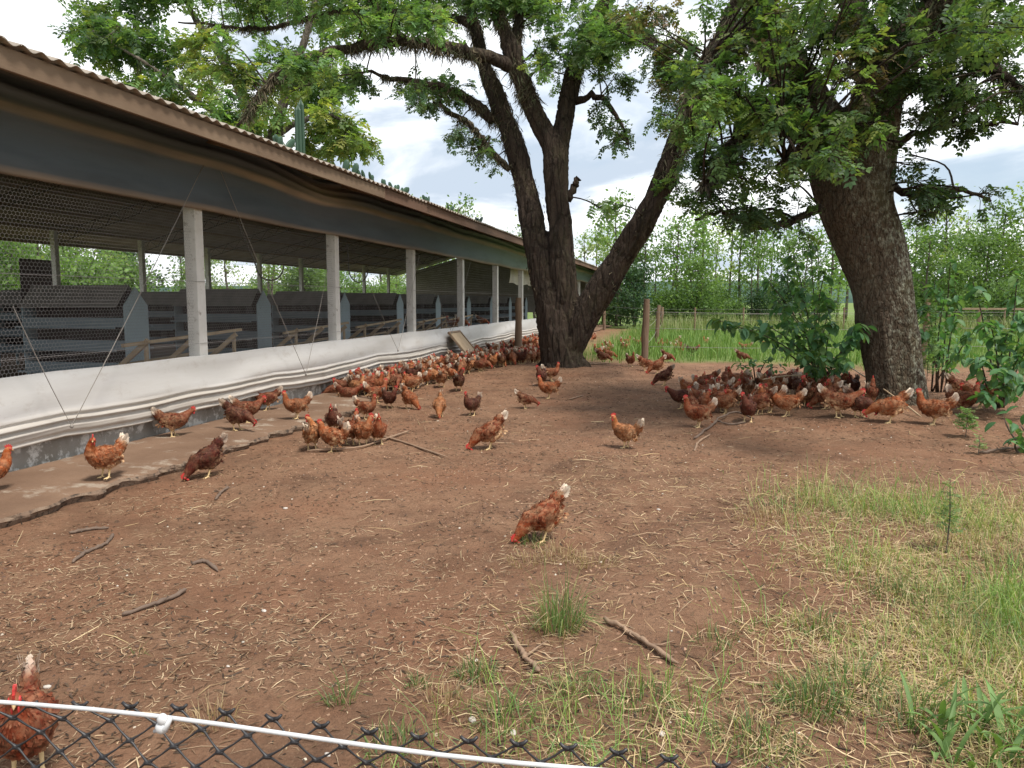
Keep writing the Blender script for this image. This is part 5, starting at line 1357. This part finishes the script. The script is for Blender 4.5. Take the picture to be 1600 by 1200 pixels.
def shrub(foot, tips, label, per, lsize, group=None):
    root = empty('leafy_shrub', foot); tag(root, label, 'shrub', group); fo = Vector(foot)
    for (u, v, dpt) in tips:
        e = Vector(D(u, v, dpt)) - fo
        st = Vector((random.uniform(-.12, .12), random.uniform(-.12, .12), -.03)); m = st.lerp(e, .5) + Vector((random.uniform(-.1, .1), random.uniform(-.1, .1), .22 * e.length * .5))
        pts = [st * (1-f)**2 + m * 2 * f * (1-f) + e * f * f for f in [k / 8 for k in range(9)]]
        b = MB(); b.tube(pts, list(np.linspace(.016, .005, 9)), 6); st_o = b.build('stem', M['bark_pale'], root, smooth=True)
        for k in range(per):
            f = random.uniform(.42, 1.0) if k > per * .35 else random.uniform(.88, 1.0); i = min(int(f * 8), 7); p = pts[i].lerp(pts[i+1], f * 8 - i)
            o = link('leaf', random.choice(LEAF), None, st_o); s = lsize * random.uniform(.45, 1.1); a = random.uniform(0, 6.28)
            o.location = p + Vector((random.uniform(-.09, .09), random.uniform(-.09, .09), random.uniform(-.07, .07))); o.rotation_euler = (random.uniform(-.6, .6), random.uniform(-.1, 1.0), a); o.scale = (s, s * random.uniform(.8, 1.1), s)
def at_ground(u, v):
    p = G(u, v); p[2] = float(ground_z(p[0], p[1])); return tuple(p)
shrub(at_ground(1300, 622), [(1120, 500, 10.9), (1150, 510, 11), (1190, 505, 11.3), (1215, 470, 11.5), (1250, 450, 11.7), (1230, 500, 11.4), (1200, 440, 11.6)], 'large leafy shrub arching left from behind the leaning trunk', 44, .18)
shrub(at_ground(1285, 628), [(1270, 520, 11.6), (1300, 505, 11.2), (1330, 530, 11.2), (1280, 560, 11.3), (1320, 560, 11), (1250, 555, 11.3), (1345, 510, 11.2)], 'dense green shrub against the left side of the leaning trunk', 42, .18)
shrub(at_ground(1270, 600), [(1240, 400, 12.4), (1265, 380, 12.4), (1290, 420, 12.4), (1220, 425, 12.6), (1280, 460, 12.4), (1300, 470, 12.4)], 'tall thin shrub rising left of the leaning trunk to the low branch', 34, .17)
shrub(at_ground(1180, 600), [(1150, 572, 13.2), (1175, 565, 13.2), (1200, 562, 13.2), (1215, 575, 13)], 'low sprawling green plant at the edge of the bare soil', 12, .13)
shrub(at_ground(1560, 650), [(1545, 500, 10.2), (1575, 520, 10.2), (1600, 490, 10.2), (1530, 560, 10.1), (1560, 580, 10), (1590, 560, 10), (1610, 600, 9.9), (1545, 620, 10), (1520, 440, 10.6), (1590, 425, 10.4), (1605, 540, 10)], 'large round-leaved shrub at the right edge of the yard', 37, .17)
shrub(at_ground(1465, 615), [(1450, 480, 11.8), (1475, 470, 11.8), (1490, 500, 11.9), (1470, 540, 11.8), (1500, 460, 11.9), (1460, 440, 12), (1500, 555, 11.8), (1485, 410, 12), (1520, 520, 11.5), (1440, 520, 11.6)], 'upright leafy shrub just right of the leaning trunk', 34, .16)
shrub(at_ground(1600, 712), [(1570, 655, 8.4), (1595, 665, 8.4), (1610, 640, 8.4), (1590, 690, 8.3)], 'small broad-leaved plant in front of the right shrub', 7, .15)

# ---------------------------------------------------------------- sticks, twigs, stones
def stick(pts, r, mat, label, name='fallen_stick', cat='stick'):
    Q = []
    for (u, v, h) in pts:
        p = G(u, v); Q.append(Vector((p[0], p[1], float(ground_z(p[0], p[1])) + h)))
    r *= .8; P = spline([(*q_, r * (1 - .45 * i / len(Q)) * random.uniform(.75, 1.2)) for i, q_ in enumerate(Q)], 7)
    b = MB(); rr = P[:, 3] * np.array([random.uniform(.8, 1.22) for _ in P]); rr[-1] *= .3; rr[0] *= .6
    b.tube([p[:3] + rng.normal(0, r * .28, 3) for p in P], list(rr), 7)
    for k in range(3):
        a = P[random.randrange(2, len(P) - 2)]; e = a[:3] + rng.normal(0, 1, 3) * (r * 5, r * 5, r * 1.5) + (0, 0, r); b.tube([a[:3], (a[:3] + e) / 2 + rng.normal(0, r * .6, 3), e], [r * .5, r * .35, r * .12], 5)
    tag(b.build(name, mat, smooth=True), label, cat, 'sticks lying in the yard')
stick([(944, 976, .02), (975, 992, .02), (1010, 1015, .02), (1058, 1048, .015)], .017, M['stick_bark'], 'tan knobbly stick lying in the dry grass, right of the grass tuft')
stick([(798, 994, .02), (812, 1018, .02), (826, 1036, .02), (846, 1054, .01)], .018, M['stick_bark'], 'short pale stick left below the grass tuft')
stick([(112, 878, .01), (135, 864, .015), (165, 848, .015), (178, 832, .01)], .011, M['twig_dark'], 'dark curved twig lying near the apron edge')
stick([(108, 832, .01), (140, 826, .012), (170, 824, .01)], .008, M['twig_dark'], 'thin dark twig above the curved one near the apron')
stick([(190, 958, .01), (235, 945, .015), (270, 930, .015), (292, 918, .02)], .010, M['twig_dark'], 'long dark twig on the left of the bare soil')
stick([(336, 770, .01), (345, 764, .015), (358, 758, .01)], .009, M['twig_dark'], 'short dark twig just right of the pecking dark hen')
stick([(300, 878, .01), (320, 874, .015), (340, 884, .012)], .009, M['twig_dark'], 'short crooked twig in the litter')
stick([(480, 705, .02), (560, 702, .03), (600, 690, .03), (640, 678, .03)], .0042, M['stick_bark'], 'long pale straw stalk lying before the tight hen cluster')
stick([(1085, 690, .02), (1110, 672, .03), (1125, 660, .04), (1150, 655, .05), (1178, 662, .02)], .022, M['twig_dark'], 'crooked dead branch lying before the right crowd')
stick([(1120, 663, .03), (1140, 668, .02), (1165, 665, .01)], .014, M['twig_dark'], 'side fork of dead wood beside the crooked branch')
stick([(1085, 708, .01), (1092, 694, .015), (1110, 684, .02)], .014, M['stick_bark'], 'curved root-like stick below the crooked branch')
stick([(1300, 605, .55), (1340, 628, .35), (1390, 652, .18), (1440, 668, .04)], .012, M['pale_wood'], 'long thin pole slanting down past the leaning trunk')
stick([(1190, 640, .38), (1230, 632, .36), (1290, 634, .34)], .012, M['pale_wood'], 'thin bare branch running across behind the right crowd')
stick([(1530, 712, .02), (1565, 708, .03), (1600, 702, .03)], .018, M['twig_dark'], 'dark stick lying at the right edge below the shrub')
stick([(890, 625, .02), (912, 618, .02)], .014, M['stick_bark'], 'short stick lying in front of the forked trunk')
stick([(915, 581, .03), (955, 577, .03)], .03, M['stick_bark'], 'pale root lying right of the forked trunk')
stick([(530, 690, .01), (590, 683, .02), (700, 716, .02)], .0035, M['stick_bark'], 'thin pale stalk crossing the dirt between the hen cluster and the pecking hen')
def stone(u, v, s, label):
    p = G(u, v); s *= .6; b = MB(); b.ell((0, 0, 0), (s, s * .7, s * .45), n=10, m=6); b.v = [tuple(c * random.uniform(.85, 1.15) for c in q_) for q_ in b.v]
    o = b.build('pale_stone', M['stone_pale'], smooth=True); o.location = (p[0], p[1], float(ground_z(p[0], p[1])) + s * .2); o.rotation_euler = (0, 0, random.uniform(0, 6)); tag(o, label, 'stone', 'pale stones in the yard')
for (u, v, s, lb) in ((446, 792, .035, 'white feather-like scrap of stone left of centre in the yard'), (412, 946, .03, 'pale stone in the bare soil left of centre'), (73, 1063, .03, 'pale round stone just beside the near hen head'), (1034, 1153, .03, 'whitish stone in the grass near the netting'),
        (356, 1033, .018, 'small white pebble right of the near hen'), (1505, 832, .03, 'white scrap in the grass at the right'), (1029, 797, .03, 'pale flat stone in the middle right of the yard'), (802, 1147, .03, 'white stone just above the white cord'), (738, 1128, .035, 'tan stone in the grass near the white cord'), (512, 1178, .025, 'white pebble below the white cord')): stone(u, v, s, lb)

# ---------------------------------------------------------------- grass, straw, litter
def blades(P, L, W, lean, col, bend=.5, az=None):
    n = len(P); az = rng.uniform(0, 2 * math.pi, n) if az is None else az; d = np.stack([np.cos(az), np.sin(az), np.zeros(n)], 1)
    sd_ = np.stack([-np.sin(az), np.cos(az), np.zeros(n)], 1); tw = rng.uniform(-1, 1, n)[:, None]
    sd_ = unit(sd_ + d * tw) * (W / 2)[:, None]
    up = np.array((0, 0, 1.0)); l = lean[:, None]
    p0 = P; p1 = P + (up * np.sqrt(np.clip(1 - (l * .6) ** 2, .05, 1)) + d * l * .6) * (L * .5)[:, None]
    l2 = np.clip(l * (1 + bend), 0, 1.25); p2 = p1 + (up * (np.sqrt(np.clip(1 - np.minimum(l2, .98) ** 2, 0, 1)) - np.clip(l2 - .9, 0, 1)) + d * np.minimum(l2, 1)) * (L * .5)[:, None]
    V = np.stack([p0 - sd_, p0 + sd_, p1 + sd_ * .85, p1 - sd_ * .85, p1 - sd_ * .85, p1 + sd_ * .85, p2 + sd_ * .12, p2 - sd_ * .12], 1).reshape(-1, 3)
    C = np.repeat(col[:, None], 8, 1).reshape(-1, 3); return V, C
def lying(P, L, W, col, tilt=.12):
    n = len(P); az = rng.uniform(0, 2 * math.pi, n); tl = rng.normal(0, tilt, n)
    d = np.stack([np.cos(az) * np.cos(tl), np.sin(az) * np.cos(tl), np.sin(tl)], 1); k = rng.normal(0, .35, n)
    d2 = np.stack([np.cos(az + k) * np.cos(tl), np.sin(az + k) * np.cos(tl), -np.abs(np.sin(tl))], 1)
    s = unit(np.cross(d, np.array((0, 0, 1.0)) + rng.normal(0, .4, (n, 3)))) * (W / 2)[:, None]
    P = P + np.array((0, 0, 1)) * (np.abs(np.sin(tl)) * L * .4 + .003)[:, None]
    a = P - d * (L / 2)[:, None]; c = P + d2 * (L / 2)[:, None]
    V = np.stack([a - s * .6, a + s * .6, P + s, P - s, P - s, P + s, c + s * .5, c - s * .5], 1).reshape(-1, 3)
    return V, np.repeat(col[:, None], 8, 1).reshape(-1, 3)
def on_ground(x, y, h=0.0): return np.stack([x, y, ground_z(x, y) + h], 1)
def grass_density(x, y):
    "foreground grass grows thicker towards the right and the netting"
    edge = .35 + .05 * (y - 3) + .9 * (fbm(x * .55, y * .55, 101) - .5)
    g_ = sstep(-.35, .75, x - edge) * sstep(7.6, 5.4, y + 1.4 * (fbm(x * .8, y * .8, 103) - .5))
    front = sstep(3.5, 2.7, y) * sstep(-1.1, .2, x) * .36
    return np.clip(np.maximum(g_, front), 0, 1) * (.18 + .82 * sstep(.36, .58, fbm(x * 1.35, y * 1.35, 107)))
def scatter(n, x0, x1, y0, y1, fn, bias=1.0):
    x = rng.uniform(x0, x1, n); y = y0 + (y1 - y0) * rng.uniform(0, 1, n) ** bias
    k = rng.uniform(0, 1, n) < fn(x, y); return x[k], y[k]
STRAW = np.array([(.46, .34, .18), (.38, .27, .14), (.54, .42, .25), (.30, .20, .11), (.42, .30, .19)])
GREEN = np.array([(.12, .20, .05), (.16, .235, .065), (.09, .165, .045), (.21, .26, .09), (.13, .20, .09)])
DARKB = np.array([(.085, .055, .035), (.12, .075, .045), (.06, .042, .03), (.17, .105, .06)])
def pick(pal, n): return pal[rng.integers(0, len(pal), n)] * rng.uniform(.75, 1.25, (n, 1))
yard = lambda x, y: (x > -4.93) * (1.0 - .9 * field_amount(x, y))
S1 = Big()
lit = lambda x, y: yard(x, y) * np.clip(.07 + .95 * sstep(.46, .60, fbm(x * .9, y * .9, 111)) * sstep(9, 5.5, y), 0, 1) * sstep(24, 9, y)
x, y = scatter(138000, -5, 7.5, 1.9, 20, lit, 1.7); n = len(x)
S1.add(*lying(on_ground(x, y), .012 + .075 * rng.uniform(0, 1, n) ** 1.8, rng.uniform(.0022, .0055, n), pick(np.array([(.38, .27, .165), (.29, .19, .115), (.44, .33, .21), (.24, .15, .09), (.34, .24, .15)]), n)))
x, y = scatter(62000, -5, 7.5, 1.9, 20, lambda a, b: yard(a, b) * (.35 + .65 * sstep(.35, .6, fbm(a * .9, b * .9, 113))), 1.5); n = len(x)
S1.add(*lying(on_ground(x, y), rng.uniform(.012, .06, n), rng.uniform(.004, .012, n), pick(DARKB, n), .2))
x, y = scatter(90000, -1.2, 4.2, 2.2, 8.2, lambda a, b: np.clip(grass_density(a, b) + .06, 0, 1), 1.2); n = len(x)
S1.add(*lying(on_ground(x, y, .004), rng.uniform(.04, .16, n), rng.uniform(.0022, .0048, n), pick(STRAW, n), .22))
x, y = scatter(500, -4.5, 7, 1.6, 14, yard, 1.5); n = len(x)
S1.add(*lying(on_ground(x, y), rng.uniform(.12, .34, n), rng.uniform(.003, .007, n), pick(STRAW, n), .08))
tag(link('straw_litter', S1.mesh('straw'), M['litter']), 'dry straw and chaff strewn over the bare soil', 'straw', kind='stuff')
# crumbs, droppings and pebbles
def crumbs(n, s0, s1, pal, fn, bias):
    x, y = scatter(n, -4.5, 9, 1.6, 16, fn, bias); n = len(x); P = on_ground(x, y); s = rng.uniform(s0, s1, n) ** 1.0
    o8 = np.array([(1, 0, 0), (0, 1, 0), (-1, 0, 0), (0, -1, 0), (0, 0, .75)]); V = P[:, None] + (o8[None] * rng.uniform(.6, 1.2, (n, 5, 3))) * s[:, None, None]
    fc = (np.arange(n)[:, None, None] * 5 + np.array([(0, 1, 4), (1, 2, 4), (2, 3, 4), (3, 0, 4)])[None]).reshape(-1, 3)
    return V.reshape(-1, 3), fc, np.repeat(pick(pal, n)[:, None], 5, 1).reshape(-1, 3)
SOILC = np.array([(.24, .14, .09), (.16, .09, .06), (.32, .20, .13), (.09, .055, .04)])
v1, f1, c1 = crumbs(42000, .004, .014, SOILC, lambda a, b: yard(a, b) * sstep(.3, .6, fbm(a * 1.1, b * 1.1, 131)), 1.6)
v2, f2, c2_ = crumbs(900, .004, .013, np.array([(.44, .38, .30), (.38, .29, .21), (.50, .45, .38)]), yard, 1.5)
me = mesh_np('crumbs', np.concatenate([v1, v2]), np.concatenate([f1, f2 + len(v1)]), np.concatenate([c1, c2_]))
tag(link('soil_crumbs', me, M['litter']), 'small clods, pebbles and pale chips on the yard soil', 'pebbles', kind='stuff')
# foreground grass
S2 = Big()
x, y = scatter(125000, -1.2, 4.2, 2.2, 8.0, grass_density, 1.15); n = len(x)
gm = sstep(.42, .62, fbm(x * 1.1 + 5, y * 1.1, 141))[:, None]; gg = rng.uniform(0, 1, (n, 1)) < (.40 + .52 * gm * sstep(8.5, 4, y)[:, None])
col = np.where(gg, pick(GREEN * (1.65, 1.65, 1.4), n), pick(np.array([(.55, .46, .22), (.50, .43, .19), (.60, .51, .29), (.44, .43, .17)]), n))
S2.add(*blades(on_ground(x, y, -.005), (.035 + .30 * rng.uniform(0, 1, n) ** 2.4) * (.5 + 1.0 * gm[:, 0]) * (1 + .5 * sstep(.9, 1.6, x) * sstep(5, 3.6, y)), rng.uniform(.0022, .0050, n), rng.uniform(.25, 1.3, n), col))
def tuft(S_, u, v, r, n, L, pal, lean=(.15, 1.0), w=(.0028, .0055)):
    p = G(u, v); a = rng.uniform(0, 6.28, n); q_ = r * np.sqrt(rng.uniform(0, 1, n)); x, y = p[0] + q_ * np.cos(a), p[1] + q_ * np.sin(a)
    S_.add(*blades(on_ground(x, y, -.01), L * (.25 + .95 * rng.uniform(0, 1, n) ** 1.4), rng.uniform(*w, n), np.clip(rng.uniform(*lean, n) * (.35 + 1.1 * q_ / r), 0, 1.2), np.where(rng.uniform(0, 1, (n, 1)) < .25, pick(STRAW, n), pick(pal, n)), .8, a + rng.normal(0, .7, n)))
for (u, v, r, n, L, pal) in ((745, 1052, .09, 260, .10, GREEN), (655, 1068, .05, 90, .09, GREEN), (535, 1090, .06, 60, .16, GREEN), (830, 850, .10, 120, .14, GREEN), (870, 870, .16, 160, .14, STRAW), (830, 880, .14, 120, .12, STRAW), (925, 880, .16, 120, .13, STRAW),
        (330, 1120, .10, 80, .14, STRAW), (215, 1015, .03, 14, .10, GREEN), (1330, 640, .2, 60, .15, GREEN), (1395, 660, .1, 30, .12, GREEN), (1210, 815, .28, 240, .15, STRAW), (1215, 800, .2, 120, .18, GREEN), (1265, 790, .2, 90, .18, STRAW), (1390, 930, .15, 160, .15, GREEN),
        (1275, 985, .12, 160, .15, GREEN), (1460, 940, .2, 220, .18, GREEN), (1270, 1110, .14, 300, .18, GREEN), (1510, 1000, .25, 260, .2, GREEN), (1580, 900, .3, 260, .22, GREEN), (1520, 860, .25, 160, .2, STRAW), (1330, 1080, .15, 180, .16, GREEN), (1000, 1100, .14, 160, .12, GREEN), (900, 1090, .12, 140, .13, GREEN),
        (700, 1100, .1, 100, .13, STRAW), (620, 1175, .12, 120, .13, GREEN), (1120, 1010, .1, 70, .14, GREEN), (790, 1130, .12, 160, .14, GREEN), (1430, 1130, .15, 200, .17, GREEN), (1180, 1170, .15, 200, .15, GREEN)):
    tuft(S2, u, v, r, n, L, pal)
tag(link('yard_grass', S2.mesh('grass'), M['grass_blades']), 'patchy dry and green grass growing over the near right yard', 'grass', kind='stuff')
# single tall tuft and weeds that stand alone
S3 = Big(); tuft(S3, 872, 985, .11, 240, .34, GREEN * 1.25, (.05, .75), (.0028, .0055)); tuft(S3, 850, 990, .16, 90, .14, STRAW); tuft(S3, 890, 975, .12, 60, .16, GREEN)
o = link('grass_tuft', S3.mesh('tuft'), M['grass_blades']); o['kind'] = 'thing'; tag(o, 'tall bright green grass tuft standing alone on the bare soil', 'grass tuft')
def weed(u, v, vt, label, lw=.10, n=150):
    p = G(u, v); dpt = np.dot(p - CAM, _fw); h = (v - vt) / F * dpt; root = empty('feathery_weed', (p[0], p[1], float(ground_z(p[0], p[1])))); tag(root, label, 'weed')
    b = MB(); b.tube([(0, 0, -.02), (.01, 0, h * .5), (.0, .01, h)], [.005, .004, .002], 6); b.build('stem', M['bark_pale'], root)
    z = h * (.25 + .75 * rng.uniform(0, 1, n)); P = np.stack([rng.normal(0, .008, n), rng.normal(0, .008, n), z], 1); a = rng.uniform(0, 6.28, n)
    V, C = sprigs(P, np.stack([np.cos(a), np.sin(a), rng.uniform(.1, .8, n)], 1), np.tile((0, 0, 1.0), (n, 1)) + rng.normal(0, .2, (n, 3)), lw * rng.uniform(.5, 1.1, n) * (1.15 - z / h * .6), pick(np.array([(.17, .28, .10), (.21, .32, .12)]), n), 4, .26, .36)
    me = mesh_np('weed', V, np.arange(len(V)).reshape(-1, 4), C); o = link('leaves', me, M['shrub_leaves'], root); o['kind'] = 'stuff'
weed(1478, 868, 752, 'thin feathery weed standing alone in the dry grass at right', .075, 95)
weed(1508, 690, 645, 'small bushy feathery weed before the right shrub', .13, 120)
weed(1528, 712, 682, 'tiny feathery sprig below the bushy weed', .09, 40)
weed(1445, 640, 480, 'tall feathery weed hanging beside the leaning trunk', .16, 220)
bl = empty('broad_grass', at_ground(1560, 1172)); tag(bl, 'lush broad-bladed grass clump at the lower right corner', 'grass clump')
for k in range(70):
    a = random.uniform(0, 6.28); L = random.uniform(.10, .24); ln = random.uniform(.3, 1.0); wv = random.uniform(.009, .015); P = []; x0, y0 = random.uniform(-.28, .3), random.uniform(-.2, .2)
    V, C = [], []
    for i in range(6):
        f = i / 5; th = ln * (.4 + 1.1 * f); q_ = Vector((x0 + math.cos(a) * L * f * math.sin(th), y0 + math.sin(a) * L * f * math.sin(th), L * f * math.cos(th * .85))); w = wv * math.sin(math.pi * (.12 + .86 * f)) * (1 if i < 5 else .2)
        s = Vector((-math.sin(a), math.cos(a), 0)) * w; V += [q_ - s, q_ + Vector((0, 0, -.004)), q_ + s]; C += [np.array((.15, .25, .08)) * random.uniform(.8, 1.2)] * 3
    me = mesh_np('blade', V, [(i*3+j, i*3+j+1, i*3+j+4, i*3+j+3) for i in range(5) for j in (0, 1)], np.array(C), smooth=True); link('blade', me, M['grass_blades'], bl)
# pasture beyond the yard
S4 = Big()
x, y = scatter(46000, -3, 26, 17, 46, lambda a, b: field_amount(a, b), 1.2); n = len(x)
L = rng.uniform(.15, .55, n) * sstep(18, 24, y + 2.0)
S4.add(*blades(on_ground(x, y, -.01), L + .04, rng.uniform(.013, .028, n), rng.uniform(.05, .6, n), pick(np.array([(.15, .26, .06), (.19, .31, .075), (.24, .32, .10), (.12, .22, .05)]), n)))
x, y = scatter(9000, -2, 34, 39, 47, lambda a, b: field_amount(a, b)); n = len(x)
S4.add(*blades(on_ground(x, y), rng.uniform(.5, 1.1, n), rng.uniform(.02, .035, n), rng.uniform(.05, .4, n), pick(np.array([(.26, .30, .12), (.20, .27, .09), (.33, .33, .17)]), n)))
x, y = scatter(12000, -34, -21, 6, 46, lambda a, b: np.ones_like(a)); n = len(x)
S4.add(*blades(on_ground(x, y), rng.uniform(.15, .4, n), rng.uniform(.02, .03, n), rng.uniform(.05, .5, n), pick(np.array([(.16, .27, .06), (.22, .31, .09)]), n)))
tag(link('pasture_grass', S4.mesh('pasture'), M['grass_blades']), 'bright green pasture grass beyond the bare yard', 'grass', kind='stuff')
